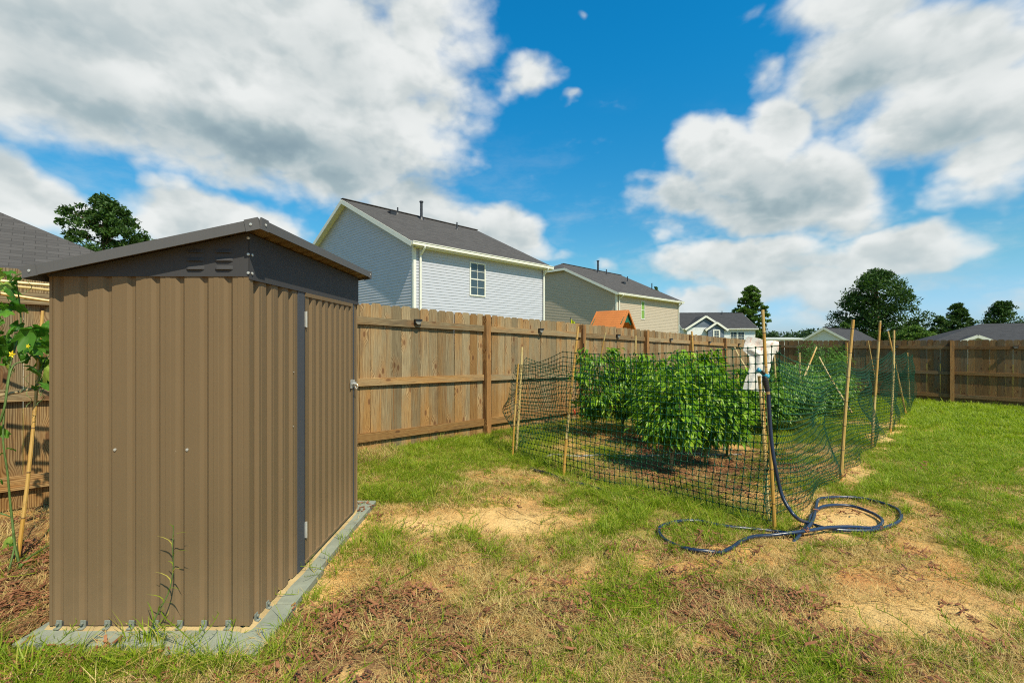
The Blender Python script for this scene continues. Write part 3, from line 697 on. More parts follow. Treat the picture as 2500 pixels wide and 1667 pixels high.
trim(roof_pt(RX1, RY0 + .005, z_), roof_pt(RX1, RY1 - .005, z_), (.008, .044))
trim(roof_pt(RX0, RY0 + .005, z_ - .004), roof_pt(RX0, RY1 - .005, z_ - .004), (.008, .050))
scr = MB(); scr.sphere((0, 0, 0), .0046, (1, .6, 1), 8, 4); scr.tube([(0, .004, 0), (0, -.001, 0)], .0065, 8); scm = scr.mesh('screw', M['zinc'], True)
for cx, cy, sx_, sy_ in ((RX1, RY0, 1, -1), (RX1, RY1, 1, 1), (RX0, RY0, -1, -1)):
    mb = MB(); c = roof_pt(cx, cy, z_)
    L1 = .062
    for (dx, dy) in ((-sx_ * L1, 0), (0, -sy_ * L1)):
        q = roof_pt(cx + dx, cy + dy, z_); e = Vector((sx_ * .004, sy_ * .004, 0)) if True else 0
        mb.bar(c + Vector((0, sy_ * .005, 0)) if dx else c + Vector((sx_ * .005, 0, 0)), q + Vector((0, sy_ * .005, 0)) if dx else q + Vector((sx_ * .005, 0, 0)), .006, .053)
    cap = mb.obj('roof_corner_cap', M['trim_steel'], shed)
    link('screw', scm, cap, c + Vector((-sx_ * .035, sy_ * .010, -.007 * sx_)), (0, 0, 0 if sy_ < 0 else math.pi)); link('screw', scm, cap, c + Vector((sx_ * .010, -sy_ * .035, 0)), (0, 0, math.pi / 2))
for x, z in ((-1.83, .872), (-1.497, .872)): link('screw', scm, shed, Vector((x, SY0 - .004, z)) - base)
for z in (1.685, 1.77, 1.845): link('screw', scm, shed, Vector((SX1 + .002, SY0 - .009, z)) - base); 
for z in (1.685, 1.77): link('screw', scm, shed, Vector((SX1 + .010, SY0 + .012, z)) - base, (0, 0, math.pi / 2))
for z in (.9, 1.2): link('screw', scm, shed, Vector((SX1 + .005, 2.50 + .02 * z, z)) - base, (0, 0, math.pi / 2), .5)
br = MB(); br.box((-.012, -.016, 0), (.012, .010, .004)); br.box((-.012, -.001, 0), (.012, .003, .034)); br.tube([(0, -.004, .022), (0, -.012, .022)], .006, 8); brm = br.mesh('base_clip', M['clip'])
for k in range(8): link('base_clip', brm, shed, Vector((SX0 + .02 + .021 + k * .1115, SY0 - .002, .052)) - base)
for k in range(2): link('base_clip', brm, shed, Vector((SX1 + .004, SY0 + .055 + k * .1, .052)) - base, (0, 0, math.pi / 2))
mb = MB(); lb(mb, (SX0 + .01, SY0 + .004, .050), (SX1 - .004, SY0 + .03, .075)); lb(mb, (SX1 - .035, SY0 + .031, .050), (SX1 - .018, SY1, .080)); mb.obj('base_track', M['grey_steel'], shed)

# pavers
pv = thing('paver_base', 'grey green concrete pavers edging the foot of the shed', 'paving', (-1.2, 2.0, .0))
def paver(lo, hi, z=.049, rz=0.0, lab_=None):
    c = ((lo[0] + hi[0]) / 2, (lo[1] + hi[1]) / 2); w, d = (hi[0] - lo[0]) / 2 - .004, (hi[1] - lo[1]) / 2 - .004; b = .006; mb = MB()
    def ring(e, zz):
        o = []
        for (sx, sy) in ((-1, -1), (1, -1), (1, 1), (-1, 1)): o.append((sx * (w - e), sy * (d - e), zz))
        return o
    vs = ring(0, -.07) + ring(0, -b) + ring(b, 0)
    mb.add(vs, [(3, 2, 1, 0), (8, 9, 10, 11)] + [(k * 4 + i, k * 4 + (i + 1) % 4, k * 4 + 4 + (i + 1) % 4, k * 4 + 4 + i) for k in range(2) for i in range(4)])
    o = mb.obj('paver', M['paver'], pv, Vector((c[0], c[1], z)) - pv.location, rot=(0, 0, rz)); return o
paver((-2.20, 1.995), (-1.86, 2.42), .047, .004); paver((-1.86, 1.985), (-1.49, 2.42), .046, -.006)
paver((-1.50, 1.925), (-1.085, 2.30), .048, .012)
paver((-1.50, 2.30), (-1.100, 2.68), .047, .01); paver((-1.50, 2.68), (-1.125, 3.225), .048, .004); paver((-1.50, 3.232), (-1.13, 3.80), .0475, -.006)
paver((-1.86, 3.3), (-1.50, 3.80), .046); paver((-2.2, 3.3), (-1.86, 3.80), .045); paver((-2.2, 2.42), (-1.86, 3.3), .046); paver((-1.86, 2.42), (-1.5, 3.3), .046)
sd_ = MB(); vs = []; fs = []
path = [(-2.15, SY0 - .012), (-1.9, SY0 - .020), (-1.6, SY0 - .014), (-1.3, SY0 - .022), (-1.192, SY0 - .012), (-1.194, 2.4), (-1.188, 2.7), (-1.196, 3.0), (-1.190, 3.3), (-1.2, 3.57)]
inner = [(-2.15, SY0 + .01), (-1.9, SY0 + .01), (-1.6, SY0 + .01), (-1.3, SY0 + .01), (-1.225, SY0 + .01), (-1.225, 2.4), (-1.225, 2.7), (-1.225, 3.0), (-1.225, 3.3), (-1.225, 3.57)]
po = spline([(x, y, 0) for x, y in path], 8); pi_ = spline([(x, y, 0) for x, y in inner], 8)
for a, b in zip(po, pi_):
    j = (random.random() - .5) * .006
    vs += [(a.x + j, a.y + j, .046), (b.x, b.y, .058)]
fs = [(2 * i, 2 * i + 2, 2 * i + 3, 2 * i + 1) for i in range(len(po) - 1)]
sd_.add([(x + 1.2, y - 2.0, z) for x, y, z in vs], fs); sd_.obj('sand_lip', M['sand'], pv)
# ================================================================== HOUSES
def lap_wall(mb, o, u, n, top, z0, z1, lap=.118, dep=.016):
    """horizontal lap siding: o 3D origin, u along, n outward; top(z) -> (u0, u1) span of the wall at height z"""
    z = z0
    while z < z1 - 1e-4:
        zt = min(z + lap, z1); a0, a1 = top(z); b0, b1 = top(zt)
        if a1 - a0 > .02:
            if b1 - b0 < .02: b0 = b1 = (b0 + b1) / 2
            P = [o + u * a0 + n * dep, o + u * a1 + n * dep, o + u * b1 + n * .002, o + u * b0 + n * .002]
            zz = [z, z, zt, zt]; vs = [Vector((p.x, p.y, q)) for p, q in zip(P, zz)]
            lo = [Vector((*(o + u * a0 + n * .002).to_2d(), z)), Vector((*(o + u * a1 + n * .002).to_2d(), z))]
            mb.add(vs + lo, [(0, 1, 2, 3), (4, 5, 1, 0)])
        z = zt
def window(parent, o, u, n, cu, z0, w, h, inside='blind', muntins=True, double=True, frame_t=.06):
    """o,u,n in parent's frame; frame proud of the siding with sashes, glass and glazing bars"""
    rz = math.atan2(u.y, u.x); c = o + u * cu + n * .018; mb = MB()
    def bx(x0, x1, za, zb, d0=-.03, d1=.035): mb.box((x0, -d1, za), (x1, -d0, zb))
    f = frame_t
    bx(-w / 2 - f, w / 2 + f, -f, 0); bx(-w / 2 - f, w / 2 + f, h, h + f); bx(-w / 2 - f, -w / 2, 0, h); bx(w / 2, w / 2 + f, 0, h)
    if double: bx(-w / 2, w / 2, h / 2 - .025, h / 2 + .025, -.02, .02)
    wo = mb.obj('window', M['white_trim'], parent, Vector((c.x, c.y, z0)), rot=(0, 0, rz))
    g = MB(); g.box((-w / 2, .002, 0), (w / 2, .006, h)); g.obj('pane', M['glass'], wo)
    g = MB()
    if inside == 'blind':
        k = int(h / .05)
        for i in range(k):
            if i * .05 + .03 < h: g.box((-w / 2 + .02, -.0012 - .0, i * .05 + .006), (w / 2 - .02, .0012, i * .05 + .030))
        g.obj('blind', M['blind'], wo)
    elif inside == 'curtain':
        g.box((-w / 2 + .02, -.0012, .02), (w / 2 - .02, .0012, h - .02)); g.obj('curtain', M['curtain'], wo)
    if muntins:
        g = MB(); 
        for za, zb in (((0, h / 2 - .025), (h / 2 + .025, h)) if double else ((0, h),)):
            g.box((-.010, -.014, za), (.010, -.002, zb)); g.box((-w / 2, -.0145, (za + zb) / 2 - .010), (w / 2, -.0025, (za + zb) / 2 + .010))
        g.obj('muntin', M['white_trim'], wo)
    return wo
def gable_house(root, L, Wd, zb, ze, zr, wall, shingle, over=.32, clip=0.0, downs=(), lap=.125, gut=True):
    """local frame: long wall on y=0 (faces -y) from x=0..L, gable wall on x=0 (faces -x); ridge along x at y=Wd/2"""
    X = Vector((1, 0, 0)); Y = Vector((0, 1, 0)); k = (zr - ze) / (Wd / 2); ycl = (Wd / 2 - clip)
    mb = MB(); lap_wall(mb, Vector((0, 0, 0)), X, -Y, lambda z: (0, L), zb, ze, lap); mb.obj('wall', wall, root)
    zc = zr - clip * k
    def sp_(z):
        if z <= ze: return (0, Wd)
        d = (z - ze) / k; return (d, Wd - d)
    ztop = zc if clip > 0 else zr
    mb = MB(); lap_wall(mb, Vector((0, Wd, 0)), -Y, -X, lambda z: (Wd - sp_(z)[1], Wd - sp_(z)[0]), zb, ztop, lap); mb.obj('wall', wall, root)
    mb = MB(); mb.add([(L, 0, zb), (L, Wd, zb), (L, Wd, ze), (L, Wd / 2, zr), (L, 0, ze)], [(0, 1, 2, 3, 4)]); mb.add([(0, Wd, zb), (L, Wd, zb), (L, Wd, ze), (0, Wd, ze)], [(1, 0, 3, 2)]); mb.obj('wall', wall, root)
    # roof slabs
    o = over; e = .02
    zo = ze - o * k + e; zR = zr + e
    rf = MB(); th = .05
    xr = clip / 1.0 * .9 if clip > 0 else -o
    if clip > 0:
        rf.slab([(-o, -o, zo), (L + o, -o, zo), (L + o, Wd / 2, zR), (xr, Wd / 2, zR), (-o, ycl, zc + e)], th)
        rf.slab([(-o, Wd + o, zo), (-o, Wd - ycl, zc + e), (xr, Wd / 2, zR), (L + o, Wd / 2, zR), (L + o, Wd + o, zo)], th)
        rf.slab([(-o, ycl, zc + e + .001), (xr, Wd / 2, zR + .001), (-o, Wd - ycl, zc + e + .001)], th)
    else:
        rf.slab([(-o, -o, zo), (L + o, -o, zo), (L + o, Wd / 2, zR), (-o, Wd / 2, zR)], th)
        rf.slab([(-o, Wd + o, zo), (-o, Wd / 2, zR), (L + o, Wd / 2, zR), (L + o, Wd + o, zo)], th)
    roof = rf.obj('roof', shingle, root)
    cp = MB(); cp.bar((xr if clip > 0 else -o, Wd / 2, zR + .012), (L + o, Wd / 2, zR + .012), .26, .03); cp.obj('ridge_cap', shingle, roof)
    # rake boards, soffits, fascia and gutter
    bz = .20
    def rake(p, q):
        tb = MB(); tb.bar(p, q, .03, bz); tb.obj('rake_board', M['white_trim'], root)
    for x, sx in ((-o, -1), (L + o, 1)):
        h_ = bz / 2 + .03
        if clip > 0 and sx < 0:
            rake((x + .012 * sx, -o, zo - h_), (x + .012 * sx, ycl, zc + e - h_)); rake((x + .012 * sx, Wd + o, zo - h_), (x + .012 * sx, Wd - ycl, zc + e - h_)); rake((x + .013 * sx, ycl, zc + e - h_), (x + .013 * sx, Wd - ycl, zc + e - h_))
        else:
            rake((x + .012 * sx, -o, zo - h_), (x + .012 * sx, Wd / 2, zR - h_)); rake((x + .013 * sx, Wd + o, zo - h_), (x + .013 * sx, Wd / 2, zR - h_))
    sf = MB()
    ya, za_ = (ycl, zc) if clip > 0 else (Wd / 2, zr)
    sf.slab([(-o, -o, zo - .10), (0, -o, zo - .10), (0, ya, za_ - .10), (-o, ya, za_ - .10)], .01); sf.slab([(-o, Wd + o, zo - .10), (-o, Wd - ya, za_ - .10), (0, Wd - ya, za_ - .10), (0, Wd + o, zo - .10)], .01)
    sf.box((0, -o, zo - .20), (L + o, -.001, zo - .185)); sf.obj('soffit', M['white_trim'], root)
    if gut:
        g = MB(); g.box((-o, -o - .012, zo - .20), (L + o, -o, zo - .03)); g.box((-o, -o - .11, zo - .16), (L + o, -o - .014, zo - .02)); g.box((-o, -o - .13, zo - .045), (L + o, -o - .11, zo - .015)); g.obj('gutter', M['white_trim'], root)
    cb = MB(); cb.box((-.03, -.03, zb), (.10, .012, ze - .05)); cb.box((-.032, .013, zb), (.012, .10, ze - .05)); cb.box((L - .10, -.03, zb), (L + .03, .012, ze - .05)); cb.obj('corner_board', M['white_trim'], root)
    for x in downs:
        dp = MB(); z1 = zo - .16
        dp.tube(spline([(x, -o - .06, z1 + .05), (x, -o - .06, z1 - .06), (x, -.10, z1 - .32), (x, -.085, z1 - .45), (x, -.085, zb)], 4), .05, 8); dp.obj('downspout', M['white_trim'], root)
    return roof
def roof_items(roof, L, Wd, ze, zr, items):
    k = (zr - ze) / (Wd / 2)
    for (x, y, h, r) in items:
        z = ze + y * k + .02; mb = MB()
        if h > .8:
            mb.tube([(x, y, z - .1), (x, y, z + h)], r, 10); mb.tube([(x, y, z + h - .04), (x, y, z + h + .03)], r * 1.5, 10); mb.tube([(x, y, z - .08), (x, y, z + .10)], [r * 2.4, r * 1.3], 10); mb.obj('vent_pipe', M['vent_pipe'], roof)
        elif h > .2:
            mb.tube([(x, y, z - .1), (x, y, z + h)], r, 8); mb.tube([(x, y, z - .08), (x, y, z + .07)], [r * 2.5, r * 1.3], 8); mb.obj('vent_pipe', M['vent_pipe'], roof)
        else:
            mb.box((x - .16, y - .16, z - .08), (x + .16, y + .16, z + h)); mb.obj('roof_vent', M['vent_pipe'], roof)
RZA = math.atan2(A.y, A.x)
# --- pale blue two-storey house
h1 = thing('house', 'pale blue two storey vinyl sided house with white trim behind the long fence', 'house', (-4.1, 19.0, -.7), RZA)
Z0 = -.7
def rel(z): return z - Z0
L1, W1 = 8.4, 11.9
rf1 = gable_house(h1, L1, W1, 0, rel(5.62), rel(8.52), M['siding_blue'], M['shingle'], .32, 0, (.28, L1 - .12))
roof_items(rf1, L1, W1, rel(5.62), rel(8.52), [(1.9, 4.9, .12, 0), (2.5, 5.3, .35, .04), (4.05, 5.35, .98, .075), (6.0, 4.6, .42, .04)])
window(h1, Vector((0, 0, 0)), Vector((1, 0, 0)), Vector((0, -1, 0)), 3.52, rel(3.56), .86, 1.46)
# --- greige two-storey house with clipped gable
h2 = thing('house', 'greige two storey house with clipped gable roof, right of the pale blue house', 'house', (8.38, 36.5, -1.2), RZA)
Z0 = -1.2
L2, W2 = 11.4, 13.2
rf2 = gable_house(h2, L2, W2, 0, rel(5.42), rel(8.55), M['siding_tan'], M['shingle'], .35, 1.6, (.30, L2 - .12), .14)
roof_items(rf2, L2, W2, rel(5.42), rel(8.55), [(5.8, 5.6, 1.15, .09), (7.3, 5.6, .5, .05), (5.97, 2.9, .14, 0), (8.8, 4.1, .5, .05), (11.0, 2.6, .6, .05)])
window(h2, Vector((0, 0, 0)), Vector((1, 0, 0)), Vector((0, -1, 0)), 4.25, rel(3.35), .56, 1.46, 'curtain', False)
def plain_gable(root, L, Wd, zb, ze, zr, wall, shingle, over=.3, lap=.14):
    return gable_house(root, L, Wd, zb, ze, zr, wall, shingle, over, 0, (), lap, True)
# --- white and slate bungalow (ridge left-right, front faces the yard)
Z0 = -1.4
h3 = thing('house', 'small white bungalow with slate blue gables and charcoal roof in the distance', 'house', (21.9, 58.0, Z0), R(-4))
L3 = 8.75
rf3 = plain_gable(h3, L3, 9.0, 0, rel(3.15), rel(5.25), M['siding_white'], M['shingle_dark'])
roof_items(rf3, L3, 9.0, rel(3.15), rel(5.25), [(6.2, 3.9, .5, .05)])
def front_gable(root, x0, x1, y, z0, zp, wall, trim_over=.25, depth=3.2):
    m_ = (x0 + x1) / 2; o_ = trim_over; k = (zp - z0) / ((x1 - x0) / 2)
    mb = MB(); lap_wall(mb, Vector((x0, y, 0)), Vector((1, 0, 0)), Vector((0, -1, 0)), lambda z: ((z - z0) / k, (x1 - x0) - (z - z0) / k), z0, zp, .16); mb.obj('gable', wall, root)
    mb = MB(); mb.slab([(x0 - o_, y - .25, z0 - o_ * k), (m_, y - .25, zp), (m_, y + depth, zp), (x0 - o_, y + depth, z0 - o_ * k)], .05); mb.slab([(x1 + o_, y - .25, z0 - o_ * k + .001), (x1 + o_, y + depth, z0 - o_ * k + .001), (m_, y + depth, zp + .001), (m_, y - .25, zp + .001)], .05); mb.obj('roof', M['shingle_dark'], root)
    mb = MB(); mb.bar((x0 - o_, y - .27, z0 - o_ * k - .10), (m_, y - .27, zp - .10), .04, .24); mb.bar((x1 + o_, y - .272, z0 - o_ * k - .10), (m_, y - .272, zp - .10), .04, .24); mb.obj('rake_board', M['white_trim'], root)
front_gable(h3, .25, 4.75, -.5, rel(3.15), rel(4.62), M['siding_slate'], .3, 3.6)
front_gable(h3, 2.6, 4.75, -.9, rel(3.05), rel(3.82), M['siding_slate'], .3, 2.5)
mb = MB(); lap_wall(mb, Vector((.25, -.5, 0)), Vector((1, 0, 0)), Vector((0, -1, 0)), lambda z: (0, 4.5), 0, rel(3.15), .14); mb.box((.25, -.48, 0), (4.75, -.02, rel(3.1))); mb.obj('wall', M['siding_white'], h3)
mb = MB(); lap_wall(mb, Vector((2.7, -.9, 0)), Vector((1, 0, 0)), Vector((0, -1, 0)), lambda z: (0, 1.95), 0, rel(3.05), .16); mb.box((2.7, -.88, 0), (4.65, -.52, rel(3.0))); mb.obj('wall', M['siding_slate'], h3)
window(h3, Vector((2.7, -.92, 0)), Vector((1, 0, 0)), Vector((0, -1, 0)), 1.0, rel(1.5), .55, 1.2, 'blind', True, True, .16)
for cu in (6.15, 7.05): window(h3, Vector((0, 0, 0)), Vector((1, 0, 0)), Vector((0, -1, 0)), cu, rel(1.2), .72, 1.35, 'blind', True, True, .07)
# --- gable end house with dark hip behind, beyond the back fence
Z0 = -1.7
h4 = thing('house', 'pale cream gable end with dark grey roof just above the dark back fence', 'house', (28.1, 44.0, Z0), R(-90 + 12))
def hip_roof(root, poly, ze, zr, ridge, shingle, th=.08):
    """poly 4 eave corners, ridge 2 points"""
    a, b, c, d = [Vector((*p, ze)) for p in poly]; r0, r1 = [Vector((*p, zr)) for p in ridge]
    mb = MB(); mb.slab([a, b, r1, r0], th); mb.slab([b, c, r1], th); mb.slab([c, d, r0, r1], th); mb.slab([d, a, r0], th); return mb.obj('roof', shingle, root)
def box_walls(root, poly, zb, ze, wall):
    mb = MB(); n = len(poly)
    for i in range(n):
        a = Vector((*poly[i], 0)); b = Vector((*poly[(i + 1) % n], 0)); u = (b - a); L = u.length; u.normalize(); nn = Vector((u.y, -u.x, 0))
        lap_wall(mb, a, u, nn, lambda z: (0, L), zb, ze, .15)
    mb.obj('wall', wall, root)
h4.rotation_euler = (0, 0, R(42)); h4.location = (34.48, 43.33, Z0)
gable_house(h4, 13.0, 8.0, 0, rel(.25), rel(2.81), M['siding_white'], M['shingle_dark'], .3, 0, (), .16, True)
# --- hip roofed house at the right
Z0 = -1.7
h5 = thing('house', 'low house with wide charcoal hip roof and small pale gable at the right', 'house', (36.5, 40.0, Z0), R(-32))
box_walls(h5, [(.5, .5), (15.5, .5), (15.5, 10), (.5, 10)], 0, rel(1.25), M['siding_cream'])
hip_roof(h5, [(0, 0), (16, 0), (16, 10.5), (0, 10.5)], rel(1.2), rel(3.0), [(4.6, 5.2), (11.4, 5.2)], M['shingle_dark'])
front_gable(h5, 1.6, 4.4, -.6, rel(1.25), rel(1.90), M['siding_cream'], .3, 5)
mb = MB(); lap_wall(mb, Vector((1.6, -.6, 0)), Vector((1, 0, 0)), Vector((0, -1, 0)), lambda z: (0, 2.8), 0, rel(1.25), .15); mb.box((1.6, -.58, 0), (4.4, .45, rel(1.2))); mb.obj('wall', M['siding_cream'], h5)
# --- slate roofed house behind the fence at the left
Z0 = -.2
h6 = thing('house', 'single storey house with steep dark grey hip roof behind the fence at the left', 'house', (-7.55, 9.93, Z0), RZA)
box_walls(h6, [(-14, .4), (-.4, .4), (-.4, 12), (-14, 12)], 0, rel(2.6), M['siding_cream'])
hip_roof(h6, [(-14.4, 0), (0, 0), (0, 12.4), (-14.4, 12.4)], rel(2.68), rel(6.35), [(-8.2, 6.2), (-6.2, 6.2)], M['shingle'])
mb = MB(); mb.box((-14.5, -.13, rel(2.52)), (.1, -.01, rel(2.64))); mb.obj('gutter', M['white_trim'], h6)
# --- long low white building in front of the far wood
wh = thing('warehouse', 'long low white building far off in front of the distant wood', 'building', (64, 118, -3.0), R(-8))
box_walls(wh, [(0, 0), (13, 0), (13, 12), (0, 12)], 0, 4.9, M['siding_white'])
mb = MB(); mb.slab([(-.4, -.4, 5.05), (13.4, -.4, 5.05), (13.4, 12.4, 5.5), (-.4, 12.4, 5.5)], .25); mb.obj('roof', M['siding_cream'], wh)
# --- water tower
wt = thing('water_tower', 'distant pale blue water tower between the two small pines', 'water tower', (141, 138, -3))
mb = MB(); mb.sphere((0, 0, 9.0), 2.1, (1, 1, .62), 16, 10); mb.obj('tank', M['tank'], wt)
mb = MB(); mb.tube([(0, 0, 8.75), (0, 0, 9.35)], 2.13, 16); mb.obj('band', M['tank_blue'], wt)
mb = MB(); mb.tube([(0, 0, 0), (0, 0, 8)], [.8, .5], 10); mb.obj('stem', M['tank'], wt)

# --- playset
ps = thing('playset', 'wooden playset tower with orange plank roof and green gable panel above the fence', 'playset', (3.66, 16.6, -.55), R(-40))
psl = -.55
def pz(z): return z - psl
mbp = MB()
for (x, y) in ((-.50, -.42), (.50, -.42), (-.50, .42), (.50, .42)):
    mb = MB(); mb.box((x - .035, y - .035, 0), (x + .035, y + .035, pz(1.96))); mb.obj('post', M['playwood'], ps)
ap, ev, hx, hy = pz(2.49), pz(1.82), .62, .56
n_b = 8
plank = None
for sgn in (-1, 1):
    for i in range(n_b):
        f0, f1 = i / n_b, (i + 1) / n_b; y0, y1 = sgn * hy * (1 - f0), sgn * hy * (1 - f1); z0, z1 = ev + (ap - ev) * f0, ev + (ap - ev) * f1
        mb = MB(); mb.bar((-hx, (y0 + y1) / 2, (z0 + z1) / 2 + .008 * (i % 2)), (hx, (y0 + y1) / 2, (z0 + z1) / 2 + .008 * (i % 2)), .1, .014)
        o_ = MB(); ang = math.atan2(z1 - z0, abs(y0 - y1))
        ln = math.hypot(z1 - z0, y1 - y0) - .006
        o_.box((-hx, -ln / 2, -.009), (hx, ln / 2, .009))
        o_.obj('roof_plank', M['playwood'], ps, (0, (y0 + y1) / 2, (z0 + z1) / 2), rot=(ang * -sgn, 0, 0))
for sx in (-1, 1):
    x = sx * (hx - .05); mb = MB()
    pts = [(-.46, .17), (-.30, .12), (-.16, .23), (0, .20), (.16, .23), (.30, .12), (.46, .17)]
    poly = [(x, -.46, ev + .18)] + [(x, a, ev + b + .02) for a, b in pts[1:-1]] + [(x, .46, ev + .18), (x, 0, ap - .03)]
    mb.slab(poly, .02, (-1, 0, 0)); mb.obj('gable_panel', M['playgreen'], ps)
    for s in (-1, 1):
        mb = MB(); mb.bar((sx * (hx + .01), s * (hy + .02), ev - .03), (sx * (hx + .01), 0, ap - .02), .03, .07); mb.obj('rafter', M['playwood'], ps)
mb = MB(); mb.box((-.5, -.44, pz(1.62)), (.5, -.40, pz(1.72))); mb.box((-.5, .40, pz(1.62)), (.5, .44, pz(1.72))); mb.box((.46, -.4, pz(1.62)), (.5, .4, pz(1.70))); mb.obj('beam', M['playwood'], ps)
mb = MB(); mb.box((-.52, -.46, pz(.65)), (.52, .46, pz(.70))); mb.obj('deck', M['playwood'], ps)
fl = thing('flag', 'small yellow flag standing left of the orange playset roof', 'flag', (2.06, 16.0, -.5), R(10))
mb = MB(); mb.tube([(0, 0, 0), (0, 0, 2.72)], .012, 6); mb.obj('pole', M['vent_pipe'], fl)
mb = MB(); vs = []
for i in range(9):
    u = i / 8; vs += [(.0 + .19 * u, .05 * math.sin(u * 7), 2.70 - .16 * u - .05 * u), (.0 + .19 * u, .05 * math.sin(u * 7) + .01, 2.42 + .0 * u + .10 * u)]
mb.add(vs, [(2 * i, 2 * i + 2, 2 * i + 3, 2 * i + 1) for i in range(8)]); o_ = mb.obj('cloth', M['yellow_fabric'], fl)
o_.modifiers.new('thickness', 'SOLIDIFY').thickness = .004

# ================================================================== TREES
def leaf_cards(centers, n_per, spread, size, flat=.6, rg=rng, narrow=.45):
    """many small pointed faces scattered around clump centres (k,4: xyz, radius)"""
    C = np.asarray(centers, float); k = len(C); n = k * n_per
    c = np.repeat(C, n_per, 0)
    d = rg.normal(size=(n, 3)); d /= np.linalg.norm(d, axis=1)[:, None]; r = rg.random(n) ** .45
    P = c[:, :3] + d * (r * c[:, 3])[:, None] * np.array([1, 1, flat]) * spread
    t1 = rg.normal(size=(n, 3)); t1 += d * 1.0; t1[:, 2] += .35; t1 /= np.linalg.norm(t1, axis=1)[:, None]
    t2 = np.cross(t1, rg.normal(size=(n, 3))); t2 /= np.linalg.norm(t2, axis=1)[:, None] + 1e-9
    s = size * (.6 + .8 * rg.random(n))[:, None]
    a = P - t1 * s * .5; b = P + t2 * s * narrow * .5; e = P + t1 * s * .5; f = P - t2 * s * narrow * .5
    V = np.stack([a, b, e, f], 1).reshape(-1, 3); F = np.arange(n * 4).reshape(-1, 4)
    return V, F
def pine(px, py_top, Y, zbase, wpx, label, kind='round', crown_from=.35, seed=1, n=260, mat='pine', name='pine_tree', trunk_r=.22, per=42, leaf=.26, group=None):
    rg = np.random.default_rng(seed); rr = random.Random(seed)
    top = CAMZ - (py_top - 833.5) / FPX * Y; x = (px - 1250) / FPX * Y; H = top - zbase; Wd = wpx / FPX * Y
    root = thing(name, label, 'tree', (x, Y, zbase), 0, group)
    tr = MB(); pts = [(0, 0, 0), (.1 * rr.random(), .1, H * .3), (.2 * rr.random() - .1, 0, H * .65), (0, 0, H * .95)]
    tr.tube(spline(pts, 5), [trunk_r * (1 - .85 * i / 15) for i in range(16)], 8)
    C = []
    for i in range(n):
        h = rr.random()
        f = crown_from + (1 - crown_from) * h
        if kind == 'round': prof = math.sin(math.pi * min(1, max(0, (h * .86 + .14)))) ** .65
        elif kind == 'dome': prof = (1 - h ** 2.3) ** .6 * (.86 + .14 * math.sin(9 * h))
        elif kind == 'cone': prof = (1 - h) ** .58 * .95 + .05
        else: prof = .45 + .55 * math.sin(math.pi * h)
        ang = rr.random() * 6.283
        lob = .74 + .26 * math.sin(ang * 3 + seed + h * 11) * math.cos(h * 7 + ang) 
        r = Wd / 2 * prof * lob * (rr.random() ** .42)
        rad = Wd * rr.uniform(.045, .085)
        c = (r * math.cos(ang), r * math.sin(ang), H * f - rad * .3); C.append((*c, rad))
        if i % 4 == 0 and r > Wd * .12:
            zb = max(H * crown_from * .75, c[2] - r * .5); tr.tube([(0, 0, zb), (c[0] * .5, c[1] * .5, (zb + c[2]) / 2 - .1), c[:3]], [trunk_r * .28, trunk_r * .18, trunk_r * .06], 5, False)
    tr.obj('trunk', M['trunk'], root)
    V, F = leaf_cards(C, per, 1.0, leaf, .62, rg)
    link('crown', npmesh('crown', V, F, M[mat]), root)
    return root
pine(252, 478, 40, -.5, 250, 'tall airy pine tree behind the steep dark roof at the left', 'round', .34, 3, 300, 'pine', per=70, leaf=.30)
pine(1832, 698, 74, -2, 92, 'mid green pine tree rising right behind the small white bungalow', 'round', .2, 6, 260, 'pine_light', per=60, leaf=.40)
pine(2140, 661, 62, -2.2, 300, 'large dark spreading pine tree above the dark back fence', 'dome', .12, 8, 420, 'pine', per=60, leaf=.36, trunk_r=.4)
pine(2338, 740, 60, -2.2, 110, 'slim pointed pine tree right of the large dark pine', 'cone', .12, 11, 170, 'pine', per=50, leaf=.30)
pine(2296, 772, 58, -2.2, 100, 'short pine tree between the large dark pine and the slim one', 'cone', .08, 12, 130, 'pine', per=50, leaf=.30)
pine(2368, 778, 63, -2.2, 84, 'short pine tree just left of the water tower', 'cone', .08, 13, 120, 'pine', per=50, leaf=.30)
pine(2447, 736, 57, -2.2, 175, 'broad loose pine tree at the right edge right of the water tower', 'cone', .08, 14, 220, 'pine', per=50, leaf=.30)
pine(2520, 775, 60, -2.2, 140, 'pine tree cut by the right edge of the frame', 'cone', .08, 15, 130, 'pine', per=50, leaf=.30)
pine(1601, 700, 110, -2, 42, 'dark treetop peeking over the roof of the greige house', 'round', .4, 16, 50, 'pine', per=50, leaf=.5)
pine(2200, 800, 50, -2.2, 110, 'low bright green tree in front of the large dark pine', 'round', .1, 17, 110, 'pine_light', 'leafy_tree', per=50, leaf=.26) if False else None
pine(2235, 796, 52, -2.2, 150, 'low bushy green tree at the foot of the large dark pine', 'round', .08, 18, 130, 'pine_light', name='leafy_tree', per=50, leaf=.28)
pine(2060, 786, 54, -2.2, 60, 'small green tree behind the cream gable below the large pine', 'round', .1, 19, 60, 'pine_light', name='leafy_tree', per=50, leaf=.28)
pine(1668, 770, 95, -2.2, 30, 'narrow strip of green tree left of the white bungalow', 'round', .1, 20, 40, 'pine_far', name='leafy_tree', per=50, leaf=.45)
